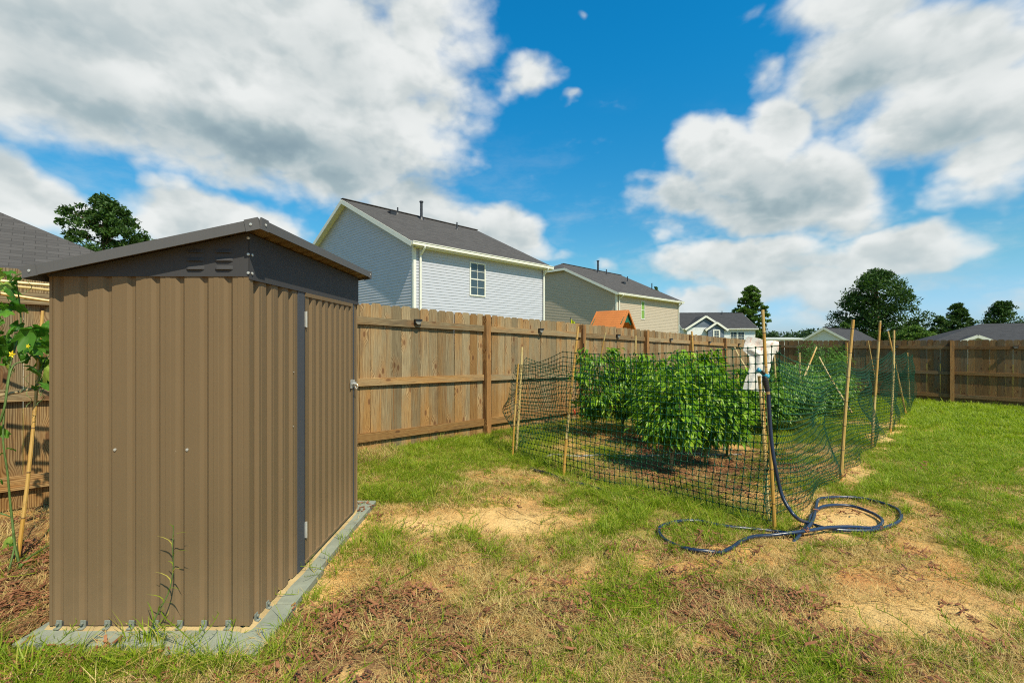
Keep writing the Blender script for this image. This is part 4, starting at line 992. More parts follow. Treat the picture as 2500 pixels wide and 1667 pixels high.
# far wood: reads as one mass
C = []; rr = random.Random(4)
for i in range(1500):
    px = rr.uniform(1450, 2560); Y = rr.uniform(165, 230)
    topy = 800 + 7 * math.sin(px * .013) + 4 * math.sin(px * .05 + 1) + (4 if px < 1950 else 0)
    zt = CAMZ - (topy - 833.5) / FPX * 165
    C.append(((px - 1250) / FPX * Y, Y, rr.uniform(-3, zt - 1), rr.uniform(1.3, 2.6)))
V, F = leaf_cards(C, 45, 1.0, .95, .8, np.random.default_rng(2), .6)
tag(link('wood', npmesh('wood', V, F, M['pine_far'])), 'distant belt of green woodland along the horizon', None, None, 'stuff')
C = []
for i in range(500):
    px = rr.uniform(-700, 1450); Y = rr.uniform(165, 230)
    C.append(((px - 1250) / FPX * Y, Y, rr.uniform(-3, 5), rr.uniform(1.8, 3.4)))
V, F = leaf_cards(C, 30, 1.0, 1.3, .8, np.random.default_rng(3), .6)
tag(link('wood', npmesh('wood', V, F, M['pine_far'])), 'distant woodland hidden behind the houses', None, None, 'stuff')
# ================================================================== GARDEN
def pole(b, top, r, label, name='bamboo_pole', group='bamboo poles around the vegetable garden', bend=.012, mat='bamboo'):
    b = Vector(b); top = Vector(top); d = top - b; L = d.length; r = r * .74
    mb = MB(); n = max(6, int(L / .065)); pts = []; rad = []; ph = random.random() * 6; ph2 = random.random() * 6
    for i in range(n + 1):
        u = i / n; pts.append((bend * math.sin(u * 3.1 + ph) - bend * math.sin(ph), bend * math.sin(u * 2.3 + ph2) - bend * math.sin(ph2), L * u)); rad.append(r * (1.08 - .22 * u) * (1.10 if i % 4 == 2 else 1))
    mb.tube(pts, rad, 8)
    q = d.to_track_quat('Z', 'Y')
    o = mb.obj(name, M[mat], None, b, True, q.to_euler()); return tag(o, label, 'pole', group)
def gpole(base_px, top_px, r, label, dtop=0.0, sink=.04, **k):
    b = gp(*base_px, dz=-sink); t_ = at(top_px[0], top_px[1], b.y + dtop); return pole(b, t_, r, label, **k)
def apole(Yb, base_px, Yt, top_px, r, label, **k): return pole(at(*base_px, Yb), at(*top_px, Yt), r, label, **k)
bA = gp(1890, 1288)
gpole((1892, 1290), (1864, 756), .0165, 'tall pale bamboo pole at the near corner of the netting behind the hose nozzle')
gpole((1876, 1268), (1853, 918), .0175, 'short brown bamboo pole topped beside the hanging shirt at the near net corner', .02)
gpole((1884, 1262), (1866, 925), .0115, 'thin split bamboo stake squeezed between the corner pole and the hose')
gpole((1375, 1165), (1407, 797), .019, 'leaning yellow bamboo pole in the middle of the front netting', .05)
gpole((1259, 1112), (1274, 847), .020, 'greenish bamboo stake at the left net corner, taller of the two')
gpole((1251, 1116), (1262, 888), .015, 'thin tan bamboo stake at the left end of the netting, shorter of the two')
gpole((2052, 1170), (2081, 780), .022, 'tall bamboo pole on the right net side, nearest one to the hose')
gpole((2128, 1097), (2144, 783), .022, 'tall bamboo pole on the right net side, second behind the hose')
gpole((2173, 1054), (2184, 806), .024, 'yellow bamboo pole on the right net side, third and upright')
gpole((2213, 1014), (2167, 809), .022, 'bamboo pole leaning left across the upright yellow pole near the far net corner')
gpole((2221, 990), (2216, 861), .020, 'short bamboo pole at the far right net corner')
apole(8.6, (1443, 1010), 8.4, (1480, 812), .016, 'thin leaning bamboo stake behind the left pepper plants')
apole(8.4, (1430, 1000), 8.4, (1430, 830), .018, 'short bamboo stake hugging the second fence post')
apole(7.9, (1548, 1010), 7.9, (1551, 819), .022, 'bright yellow bamboo stake standing behind the pepper row')
apole(7.6, (1702, 1010), 7.8, (1691, 809), .024, 'bright yellow bamboo stake leaning beside the fourth fence post')
apole(7.2, (1822, 900), 8.0, (1797, 849), .018, 'pale bamboo stick slanting down behind the hanging shirt')
apole(6.6, (1790, 1050), 6.6, (1806, 915), .016, 'pale bamboo stick among the peppers left of the hanging shirt')
apole(8.5, (1896, 1000), 8.5, (1894, 862), .020, 'short bamboo stake right of the hanging shirt')
apole(8.2, (1940, 980), 8.8, (1990, 847), .020, 'bamboo stick leaning right, one half of the crossed pair')
apole(7.4, (2080, 1008), 8.2, (2003, 871), .018, 'bamboo stick leaning left, other half of the crossed pair')
apole(9.0, (1954, 1010), 9.0, (1951, 861), .020, 'dark bamboo stake upright behind the leafy plants')
apole(11.5, (2067, 985), 11.5, (2067, 837), .022, 'bamboo stake far back before the dark fence')
apole(11.8, (2143, 960), 11.8, (2119, 832), .014, 'thin grey stick leaning far back before the dark fence')

# -- plastic netting
E_ = gp(2229, 985)
NA, NB = gp(1893, 1285), gp(1375, 1162); NC = gp(1256, 1108)
q1, q2, q3, q4 = gp(2052, 1167), gp(2128, 1095), gp(2173, 1053), gp(2212, 1013)
sE, pE = sp(E_.x, E_.y)
D_ = Vector((*spxy(sE + .2, 1.0), 0)); F_ = Vector((*spxy(9.0, .92), 0)); C2 = Vector((*spxy(sp(NC.x, NC.y)[0] + .5, .80), 0)); C3 = Vector((*spxy(6.3, .88), 0))
CELL = .054
def net_panel(path, hts, name, label, seed, rows=23, lean=0.0, bulge=.07, sag=.05, sw=.0056):
    """one continuous sheet of extruded netting hung from pole to pole"""
    pts = [Vector((p.x, p.y, 0)) for p in path]; cum = [0]
    for a, b in zip(pts[:-1], pts[1:]): cum.append(cum[-1] + (b - a).length)
    n = int(cum[-1] / CELL); rg = np.random.default_rng(seed)
    S = np.linspace(0, cum[-1], n + 1); cum = np.array(cum)
    px_ = np.interp(S, cum, [p.x for p in pts]); py_ = np.interp(S, cum, [p.y for p in pts]); H = np.interp(S, cum, hts)
    k = np.clip(np.searchsorted(cum, S, side='right') - 1, 0, len(cum) - 2); w = (S - cum[k]) / (cum[k + 1] - cum[k]); mid = 4 * w * (1 - w)
    H = H - sag * mid
    tx = np.gradient(px_); ty = np.gradient(py_); tl = np.hypot(tx, ty); tx /= tl; ty /= tl; nx, ny = ty, -tx
    V = np.zeros((n + 1, rows + 1, 3)); gz = Gf(px_, py_)
    for j in range(rows + 1):
        v = j / rows
        off = bulge * np.sin(S * 2.1 + 2.6 * v + seed) * math.sin(math.pi * min(1, v * 1.05)) + .035 * np.sin(S * 5.3 + v * 6 + seed * 2) * (1 - v) + bulge * 1.3 * mid * math.sin(math.pi * v) ** 2 * math.cos(5 * v + 1)
        sl = (.05 * np.sin(S * 1.3 + seed) + .08 * mid * math.sin(3.2 * v)) * (v - .5) * 1.2 + lean * (v - .5)
        V[:, j, 0] = px_ + nx * off + tx * sl; V[:, j, 1] = py_ + ny * off + ty * sl; V[:, j, 2] = gz + .015 + (H - .015) * (v + .018 * np.sin(6.28 * v * 2 + S * 1.7 + seed))
    vs = []; fs = []
    th = .0016
    NV = np.zeros_like(V); NV[:, :, 0] = nx[:, None]; NV[:, :, 1] = ny[:, None]
    def strand(Pa, Pb, Na, Nb, w0, fl):
        # flat strand widening into the knots at both ends (concave diamond)
        m = len(Pa); d = Pb - Pa; L = np.linalg.norm(d, axis=1)[:, None] + 1e-9; dn_ = d / L; sd_ = np.cross(dn_, Na); sd_ /= np.linalg.norm(sd_, axis=1)[:, None] + 1e-9
        out = []
        for (u, ww) in ((0, w0 * 3.6), (.15, w0), (.85, w0), (1, w0 * 3.6)):
            c = Pa + d * u
            for a_, b_ in ((-1, -1), (1, -1), (1, 1), (-1, 1)): out.append(c + sd_ * (ww / 2 * a_) + Na * (th / 2 * b_ * (1 if fl else .8)))
        Q = np.stack(out, 1)   # m,16,3
        f = []
        for r_ in range(3):
            for e in range(4): f.append((r_ * 4 + e, r_ * 4 + (e + 1) % 4, r_ * 4 + 4 + (e + 1) % 4, r_ * 4 + 4 + e))
        f = np.array(f); Fm = (np.arange(m)[:, None, None] * 16 + f[None]).reshape(-1, 4)
        return Q.reshape(-1, 3), Fm
    A1 = strand(V[:-1].reshape(-1, 3), V[1:].reshape(-1, 3), NV[:-1].reshape(-1, 3), NV[1:].reshape(-1, 3), sw, True)
    A2 = strand(V[:, :-1].reshape(-1, 3), V[:, 1:].reshape(-1, 3), NV[:, :-1].reshape(-1, 3), NV[:, 1:].reshape(-1, 3), sw * 1.05, False)
    Vv = np.concatenate([A1[0], A2[0]]); Ff = np.concatenate([A1[1], A2[1] + len(A1[0])])
    o = link(name, npmesh(name, Vv, Ff, M['net'])); return tag(o, label, 'netting', 'green plastic netting round the vegetable garden')
net_panel([NC, NB, NA], [1.10, 1.33, 1.37], 'garden_netting', 'green plastic netting along the front of the garden ending at the navy hose corner', 3, 23, .03, .06, .04)
net_panel([NA, q1, q2, q3, q4, E_], [1.37, 1.24, 1.27, 1.42, 1.42, 1.40], 'garden_netting', 'green plastic netting along the right side of the garden beside the lawn', 5, 27, .10, .13, .09, .0060)
net_panel([E_, D_], [1.40, 1.30], 'garden_netting', 'green plastic netting across the far end of the garden', 7, 20, .0, .06, .08, .0054)
net_panel([NC, C2, C3, F_, D_], [1.10, 1.20, 1.22, 1.15, 1.25], 'garden_netting', 'green plastic netting at the back of the garden along the board fence', 9, 20, .06, .10, .12)

# -- plants
def leaf_strip(L, W, droop, fold=.35, n=3):
    """folded pointed leaf along +x as vertex/face arrays"""
    vs = [(0, 0, 0)]; 
    for i in range(1, n + 1):
        u = i / (n + 1); w = W * math.sin(math.pi * u ** .8) ; x = L * u; z = -droop * u * u * L
        vs += [(x, -w / 2, z + fold * w / 2), (x, 0, z), (x, w / 2, z + fold * w / 2)]
    vs.append((L, 0, -droop * L)); e = len(vs) - 1; fs = [(0, 1, 2, 2), (0, 2, 3, 3)]
    for i in range(n - 1):
        o = 1 + 3 * i; fs += [(o, o + 3, o + 4, o + 1), (o + 1, o + 4, o + 5, o + 2)]
    o = 1 + 3 * (n - 1); fs += [(o, e, o + 1, o + 1), (o + 1, e, o + 2, o + 2)]
    return np.array(vs, float), fs
def leaf_mesh(name, L, W, droop, mat, fold=.35, n=3):
    v, f = leaf_strip(L, W, droop, fold, n); f = [tuple(dict.fromkeys(t_)) for t_ in f]
    me = bpy.data.meshes.new(name); me.from_pydata([tuple(x) for x in v], [], f); me.update(); me.materials.append(mat)
    me.polygons.foreach_set('use_smooth', [True] * len(me.polygons)); return me
def scatter_leaves(P, D, L, W, droop, rg, fold=.35):
    """P positions, D pointing directions -> joined mesh arrays (triangles as degenerate-free tris)"""
    v, f = leaf_strip(1, 1, droop, fold, 1); n = len(P)
    tri = np.array([(0, 1, 2), (0, 2, 3), (1, 4, 2), (2, 4, 3)])
    x = D / (np.linalg.norm(D, axis=1)[:, None] + 1e-9); up = np.tile([0., 0., 1.], (n, 1)) + rg.normal(size=(n, 3)) * .35
    y = np.cross(up, x); y /= np.linalg.norm(y, axis=1)[:, None] + 1e-9; z = np.cross(x, y)
    s = (.65 + .7 * rg.random(n)); LL = L * s; WW = W * s
    V = P[:, None] + x[:, None] * (v[None, :, 0:1] * LL[:, None, None]) + y[:, None] * (v[None, :, 1:2] * WW[:, None, None]) + z[:, None] * (v[None, :, 2:3] * LL[:, None, None])
    F = (np.arange(n)[:, None, None] * 5 + tri[None]).reshape(-1, 3); return V.reshape(-1, 3), F
pl_leafs = [leaf_mesh('leaf', .090, .038, .45, M['pepper_leaf']), leaf_mesh('leaf', .10, .036, .7, M['pepper_leaf']), leaf_mesh('leaf', .08, .036, .25, M['pepper_leaf'])]
pl_leafs_l = [leaf_mesh('leaf', .095, .040, .4, M['pepper_leaf_light']), leaf_mesh('leaf', .085, .036, .65, M['pepper_leaf_light'])]
def bush(base, H, rad, label, seed, nl=1500, light=0.0, big=0, L=.080, W=.029, mat='pepper_leaf', low=.28, cat='plant', name='pepper_plant', group='pepper plants inside the netting', top_sharp=.8, stem='stem', sub=3):
    if mat == 'pepper_leaf': H *= 1.05; nl = int(nl * 1.25); sub = 7; light = min(.8, light * .9 + .06); rad *= 1.14
    rg = np.random.default_rng(seed); rr = random.Random(seed); root = thing(name, label, cat, base, 0, group)
    st = MB(); tips = []
    nm = rr.choice((4, 5, 6))
    for i in range(nm):
        a = 6.283 * i / nm + rr.random(); r = rad * rr.uniform(.35, .85); h = H * rr.uniform(.62, .93)
        p = spline([(0, 0, 0), (.02 * math.cos(a), .02 * math.sin(a), H * .22), (r * .5 * math.cos(a), r * .5 * math.sin(a), h * .6), (r * math.cos(a), r * math.sin(a), h)], 4)
        st.tube(p, [.012 * (1 - .07 * j) for j in range(len(p))], 6, False); tips += p[4:]
        for k in range(sub):
            q = p[rr.randint(5, len(p) - 2)]; a2 = rr.random() * 6.283; e = q + Vector((rad * .4 * math.cos(a2), rad * .4 * math.sin(a2), H * rr.uniform(-.08, .2))); st.tube([q, (q + e) / 2 + Vector((0, 0, .03)), e], [.006, .004, .003], 5, False); tips += [q, (q + e) / 2, e]
    if mat == 'pepper_leaf':
        for k in range(10):      # young shoots rising above the bush
            q = rr.choice(tips); e = Vector((q.x * 1.15 + rr.uniform(-.05, .05), q.y * 1.15 + rr.uniform(-.05, .05), H * rr.uniform(.86, 1.16))); st.tube([q, e], [.004, .002], 5, False); tips += [q.lerp(e, .6), q.lerp(e, .8), e, e]
    st.obj('stem', M[stem], root)
    Tn = np.array([tuple(p) for p in tips]); n = nl
    c = Tn[rg.integers(0, len(Tn), n)]; d = rg.normal(size=(n, 3)) * np.array([.46, .46, .40]) * rad * (.27 if mat == 'pepper_leaf' else .62)
    P = c + d; P[:, 2] = np.where(P[:, 2] < H * low, H * low + rg.random(n) * H * .5, P[:, 2]); P[:, 2] = np.minimum(P[:, 2], H * (1.14 - .10 * rg.random(n)) if mat == 'pepper_leaf' else H * (1 - .12 * rg.random(n)))
    rr_ = np.hypot(P[:, 0], P[:, 1]); k = np.minimum(1, rad * (1.05 + .1 * rg.random(n)) / (rr_ + 1e-6)); P[:, 0] *= k; P[:, 1] *= k
    D = np.stack([P[:, 0] * 1.5, P[:, 1] * 1.5, np.zeros(n)], 1) + rg.normal(size=(n, 3)) * .35 * rad + np.array([0, 0, -.14])
    nlg = int(n * light)
    if n - nlg > 0:
        V, F = scatter_leaves(P[nlg:], D[nlg:], L, W, .45, rg); o = link('foliage', npmesh('foliage', V, F, M[mat]), root); o['kind'] = 'stuff'
    if nlg:
        V, F = scatter_leaves(P[:nlg], D[:nlg], L, W, .45, rg); o = link('foliage', npmesh('foliage', V, F, M['pepper_leaf_light']), root); o['kind'] = 'stuff'
    if big:
        cam_dir = np.array([-base[0], -base[1], .3]); cam_dir /= np.linalg.norm(cam_dir)
        sc_ = P @ cam_dir + rg.random(n) * .12; ii = np.argsort(-sc_)[:big * 4][::4]
        for i in ii:
            me = rr.choice(pl_leafs_l if (light and rr.random() < light) else pl_leafs); dv = Vector(D[i]) + Vector((cam_dir[0], cam_dir[1], 0)) * .15
            o = link('leaf', me, root, P[i] + cam_dir * .02, Euler((rr.uniform(-.5, .5), rr.uniform(-.1, .7), math.atan2(dv.y, dv.x))), rr.uniform(.8, 1.25))
    return root
P_ = gp
bush(P_(1447, 1069), 1.13, .34, 'dark pepper bush with dense drooping leaves at the left end of the row', 21, 1500, .05, 60)
bush(P_(1520, 1062), 1.04, .34, 'pepper bush between the leftmost bush and the yellow stake', 22, 1400, .08, 40)
bush(P_(1600, 1090), 1.10, .36, 'pepper bush in front of the yellow stake', 23, 1700, .15, 50)
bush(P_(1640, 1156), .98, .36, 'pepper bush with bare pale forked stems showing at the front', 24, 1900, .22, 90, low=.34, stem='stem_tan')
bush(P_(1690, 1092), 1.17, .36, 'tall lime green pepper bush at the middle of the row', 25, 1900, .75, 60)
bush(P_(1722, 1140), 1.02, .38, 'large dark pepper bush left of the hanging shirt', 26, 2100, .12, 90)
bush(P_(1775, 1118), .88, .34, 'pepper bush right below the hanging shirt', 27, 1700, .12, 60)
bush(P_(1800, 1065), .95, .36, 'pepper bush behind the hanging shirt', 28, 1400, .10, 20)
bush(P_(1560, 1058), 1.10, .38, 'pepper bush filling the back of the row left of the lime green one', 29, 1500, .3, 30)
bush(P_(1660, 1070), 1.12, .38, 'pepper bush at the back directly behind the forked stems', 30, 1500, .35, 30)
kw = dict(L=.062, W=.034, mat='tomato_leaf', name='tomato_plant', group='small leaved plants at the back of the garden')
bush(P_(1860, 1062), .98, .42, 'small leaved bush right behind the corner poles', 31, 3400, 0, 0, **kw)
bush(P_(1925, 1055), 1.02, .46, 'small leaved bush right of the navy hose', 32, 3800, 0, 0, **kw)
bush(P_(1985, 1045), 1.00, .46, 'small leaved bush below the crossed sticks', 33, 3600, 0, 0, **kw)
bush(P_(2035, 1020), .92, .48, 'small leaved bush farthest right behind the side netting', 34, 3000, 0, 0, **kw)
bush(P_(1945, 1012), 1.18, .46, 'small leaved bush behind the others under the feathery plant', 35, 2800, 0, 0, **kw)
bush(P_(1900, 1020), 1.15, .42, 'small leaved bush right of the shirt further back', 36, 2600, 0, 0, **kw)
bush(P_(2012, 1000), 1.70, .50, 'tall feathery pale green plant rising above the dark back fence', 37, 5200, 0, 0, L=.075, W=.012, mat='fern_leaf', name='feathery_plant', group=None, low=.2)
# green and red peppers
def pepper(p, s, mat, lab): 
    mb = MB(); mb.tube(spline([(0, 0, 0), (.004, 0, -.02), (.008, .004, -.05), (.004, .01, -.075)], 3), [.006, .012, .014, .014, .013, .012, .010, .008, .006, .003], 7)
    return tag(mb.obj('pepper', mat, None, p, True), lab, 'pepper')
M['red'] = simple('red_pepper_skin', (.50, .05, .02), .25, .5)
pepper(at(1402, 1000, 6.1), 1, M['red'], 'small red pepper low on the leftmost pepper bush')
for (px, py, r, lab_, mt) in ((1936, 1066, .05, 'pinkish brick fragment lying on the soil right of the navy hose', 'stone'), (2034, 1044, .035, 'small orange fruit fallen on the garden grass', 'fruit'), (1801, 1079, .04, 'reddish brick bit on the soil under the peppers', 'stone'), (1326, 1096, .035, 'small pale pink lump behind the front netting at the left', 'stone')):
    p = gp(px, py, .012); mb = MB(); mb.sphere((0, 0, 0), r, (1.3, .9, .6), 9, 6)
    mb.v = [tuple(Vector(v) * (1 + random.uniform(-.14, .14) * (mt == 'stone'))) for v in mb.v]
    tag(mb.obj('fallen_fruit' if mt == 'fruit' else 'brick_fragment', M[mt], None, p, mt == 'fruit'), lab_, 'fruit' if mt == 'fruit' else 'stone')

# -- hanging shirt
def shirt_mat():
    m, t = newmat('stained_white_cotton'); co = t.n('ShaderNodeTexCoord').outputs['Object']
    n = t.mr(t.noise(co, 9, 5, .7, .6), .50, .66); z = t.n('ShaderNodeSeparateXYZ', {0: co}).outputs[2]
    up = t.mr(z, -.32, -.06, .12, 1)
    c = t.mix(t.m('MULTIPLY', n, up), (.80, .77, .70), (.66, .30, .22)); c = t.mix(t.m('MULTIPLY', t.noise(co, 22, 5), .12), c, (.45, .40, .33))
    b = t.n('ShaderNodeBsdfPrincipled', {'Base Color': c, 'Roughness': .9, 'Specular IOR Level': .1, 'Normal': t.n('ShaderNodeBump', {'Height': t.noise(co, 14, 3), 'Strength': .5, 'Distance': .02}).outputs[0]})
    tl = t.n('ShaderNodeBsdfTranslucent', {'Color': c}); t.n('ShaderNodeOutputMaterial', {0: t.n('ShaderNodeMixShader', {0: .2, 1: b.outputs[0], 2: tl.outputs[0]}).outputs[0]}); return m
M['shirt'] = shirt_mat()
def shirt():
    Y = 4.9; s = Y / FPX
    L = [(1824, 822), (1818, 842), (1814, 856), (1828, 868), (1829, 897), (1820, 925), (1815, 950)]
    Rr = [(1902, 833), (1901, 840), (1900, 858), (1890, 868), (1880, 905), (1876, 935), (1873, 958)]
    root = thing('shirt', 'white child sized shirt with reddish stains hung on stakes behind the corner pole', 'shirt', at(1860, 826, Y)); o_ = root.location
    nu, nv = 22, 36; vs = []
    for side in (0, 1):
        for j in range(nv + 1):
            v = j / nv * (len(L) - 1); k = min(int(v), len(L) - 2); f = v - k
            lx = L[k][0] * (1 - f) + L[k + 1][0] * f; ly = L[k][1] * (1 - f) + L[k + 1][1] * f; rx = Rr[k][0] * (1 - f) + Rr[k + 1][0] * f; ry = Rr[k][1] * (1 - f) + Rr[k + 1][1] * f
            for i in range(nu + 1):
                u = i / nu; x = lx + (rx - lx) * u; y = ly + (ry - ly) * u
                y += (-5 if j == 0 else 0) * math.sin(math.pi * u) * 0 + 5 * math.exp(-((u - .55) / .16) ** 2) * math.exp(-v * 1.4)   # neckline dip
                th = (.028 * math.sin(math.pi * u) ** .6 + .002)
                fold = .013 * math.sin(u * 15 + 1.5 * math.sin(v * 1.3)) * (.3 + v / 6) + .003 * math.sin(u * 31 + v * 2) + .007 * math.sin(v * 2.6 - u * 5) * math.exp(-v * .4)
                p = at(x, y, Y) - o_; vs.append((p.x, p.y + (-th if side == 0 else th) + fold, p.z))
    mb = MB(); W_ = nu + 1; off = (nv + 1) * W_; fs = []
    for j in range(nv):
        for i in range(nu):
            a = j * W_ + i; fs.append((a, a + W_, a + W_ + 1, a + 1)); fs.append((a + off, a + off + 1, a + off + W_ + 1, a + off + W_))
        for i in (0, nu):
            a = j * W_ + i; fs.append((a, a + W_, a + W_ + off, a + off) if i else (a, a + off, a + W_ + off, a + W_))
    mb.add(vs, fs); mb.obj('cloth', M['shirt'], root, (0, 0, 0), True)
shirt()
# -- hose with nozzle
HB = gp(1892, 1290); Yh = HB.y - .055
def hz8(x, y): return (1560 + x / 2.502, 1100 + y / 2.502)
desc = [at(1876, 962, Yh), at(1878, 1000, Yh), at(1884, 1080, Yh - .01), at(1893, 1140, Yh - .03)]
g8 = [(865, 245), (905, 335), (965, 410), (1040, 457), (1150, 490), (1300, 503), (1440, 500), (1560, 462), (1600, 425), (1588, 385), (1520, 350), (1400, 316), (1280, 301), (1150, 299), (1095, 315), (1078, 380), (1060, 450), (1020, 500), (960, 520), (850, 508), (760, 498),
      (660, 495), (560, 487), (430, 466), (380, 455), (280, 451), (180, 468), (125, 500), (133, 545), (195, 592), (290, 630), (400, 650), (500, 648), (570, 620), (620, 585), (700, 545), (800, 533), (930, 532), (1050, 520), (1150, 503), (1280, 495), (1430, 488), (1485, 460), (1470, 420), (1400, 378), (1300, 350), (1200, 344), (1125, 352), (1088, 375), (1052, 410), (1032, 465), (990, 520), (930, 560)]
hp = list(desc)
for i, q in enumerate(g8):
    px, py = hz8(*q)
    if i < 3:
        b = at(px, py, Yh - .05 - .05 * i); gz = G(b.x, b.y) + .03; 
        if b.z < gz: b.z = gz
        hp.append(b)
    else:
        b = gp(px, py, .028)
        b.z += .008 * (q in [(1060, 450), (1020, 500), (1078, 380)]) + (.02 if 36 < i < 41 else 0)
        hp.append(b)
hp[-1].z -= .05
hose = thing('garden_hose', 'navy blue garden hose with turquoise nozzle, hung on the corner pole and looped on grass', 'hose', HB)
hpts = [p - HB for p in spline(hp, 7)]
mb = MB(); mb.tube(hpts, .0128, 10); mb.obj('tube', M['hose'], hose, (0, 0, 0), True)
def hb(px, py, dy=0): return at(px, py, Yh + dy) - HB
mb = MB(); P5 = [hb(1866, 918), hb(1868, 926), hb(1871, 940), hb(1874, 955)]
pp_ = spline(P5, 8); mb.tube(pp_, [.0185 + .0018 * (i % 3 == 0) for i in range(len(pp_))], 12); mb.obj('grip', M['rubber'], hose, (0, 0, 0), True)
mb = MB(); mb.tube([hb(1874, 954), hb(1875, 962)], .0150, 12); mb.tube([hb(1874, 953.5), hb(1874.2, 955)], .018, 12); mb.obj('coupling', M['brass'], hose, (0, 0, 0), True)
mb = MB(); mb.tube(spline([hb(1848, 902, -.01), hb(1854, 905, -.01), hb(1862, 911), hb(1868, 917), hb(1874, 919), hb(1877, 913)], 5), [.010, .017, .019, .019, .018, .015, .013, .013, .013, .013, .013, .014, .015, .016, .016, .017, .018, .018, .017, .016, .015, .014, .012, .011, .009, .006], 12); mb.obj('nozzle', M['teal'], hose, (0, 0, 0), True)
mb = MB(); mb.tube(spline([hb(1859, 905, -.022), hb(1863, 909, -.024), hb(1867, 913, -.022)], 4), .009, 8); mb.obj('trigger', M['rubber'], hose, (0, 0, 0), True)
def ground_line(name, pxs, r, mat, label, dz=.012, cat='hose'):
    pts = [gp(x, y, dz) for x, y in pxs]; o0 = pts[0].copy(); mb = MB(); mb.tube([p - o0 for p in spline(pts, 6)], r, 8)
    return tag(mb.obj(name, M[mat], None, o0, True), label, cat)
def z6(x, y): return (1180 + x / 3.563, 780 + y / 3.563)
ground_line('soaker_hose', [z6(*q) for q in ((400, 1290), (440, 1312), (560, 1350), (640, 1385), (700, 1425), (800, 1447), (900, 1462), (1010, 1495), (1120, 1535), (1210, 1565), (1400, 1610))], .017, 'hose_black', 'black hose half buried in grass along the outside of the front netting')
ground_line('irrigation_line', [z6(*q) for q in ((520, 1215), (570, 1190), (650, 1182), (800, 1190), (1000, 1186), (1200, 1192), (1500, 1180), (1750, 1166), (2000, 1176), (2250, 1185))], .011, 'hose_grey', 'thin grey irrigation line running over the soil beneath the peppers')
def z7(x, y): return (1680 + x / 3.733, 800 + y / 3.733)
ground_line('soaker_hose', [z7(*q) for q in ((800, 960), (940, 975), (1080, 1010), (1180, 1050), (1320, 1075), (1450, 1085), (1600, 1070), (1720, 1052), (1900, 1056), (2165, 1058), (2400, 1062), (2700, 1060))], .010, 'hose_brown', 'thin dusty brown hose crossing the lawn from under the side netting')

# -- climbing vine on its own frame behind the shed
tag(pole(at(38, 1400, 2.63), at(115, 760, 2.86), .0125, 'slanting yellow bamboo stake at the left frame edge behind the shed'), None, 'pole', 'bamboo poles of the vine frame beside the shed')
GV = 'bamboo poles of the vine frame beside the shed'
pole(at(-90, 676, 2.75), at(175, 700, 3.05), .015, 'uppermost horizontal bamboo pole of the vine frame behind the shed', group=GV)
pole(at(-60, 690, 2.95), at(175, 722, 3.10), .013, 'brownish horizontal bamboo pole between two yellow ones of the vine frame', group=GV)
pole(at(-90, 703, 2.65), at(175, 734, 2.95), .014, 'lowest yellow horizontal bamboo pole near the top of the vine frame', group=GV)
pole(at(-60, 975, 2.70), at(150, 955, 2.95), .012, 'brown crooked stick crossing behind the vine at mid height', group=GV, bend=.03, mat='stem_tan')
vine = thing('cucumber_vine', 'leafy cucumber vine with yellow flowers climbing stakes at the left frame edge', 'vine', at(30, 1395, 2.62)); vo = vine.location
def vp(px, py, Y): return at(px, py, Y) - vo
st = MB()
for line, r in (([(55, 1400, 2.6), (38, 1340, 2.6), (30, 1270, 2.62), (24, 1215, 2.62), (18, 1150, 2.62), (8, 1080, 2.62), (10, 1010, 2.64), (20, 920, 2.66), (32, 860, 2.68)], .0065),
                ([(10, 1430, 2.5), (22, 1390, 2.55), (36, 1330, 2.6), (34, 1300, 2.6)], .006), ([(20, 1425, 2.55), (60, 1370, 2.6), (95, 1345, 2.7), (122, 1330, 2.8)], .007),
                ([(0, 1030, 2.6), (12, 990, 2.6), (28, 900, 2.65), (60, 880, 2.7), (90, 860, 2.75), (120, 850, 2.8)], .006), ([(-20, 700, 2.65), (20, 690, 2.7), (45, 670, 2.7), (80, 668, 2.75)], .006),
                ([(30, 870, 2.7), (50, 800, 2.75), (48, 740, 2.75), (40, 690, 2.7)], .005), ([(95, 930, 2.78), (110, 880, 2.8), (128, 865, 2.85)], .005), ([(-10, 1250, 2.6), (10, 1255, 2.6), (30, 1262, 2.62)], .005)):
    p = spline([vp(*q) for q in line], 5); st.tube(p, [r * (1 - .5 * i / len(p)) for i in range(len(p))], 6)
for k in range(14):
    a = vp(random.uniform(0, 120), random.uniform(660, 960), random.uniform(2.6, 2.8)); h_ = []
    ax = random.uniform(-1, 1)
    for i in range(14): h_.append(a + Vector((.012 * math.cos(i * .8) + ax * i * .004, .012 * math.sin(i * .8), -i * .010)))
    st.tube(h_, .0014, 4)
st.obj('stem', M['stem'], vine, (0, 0, 0), True)
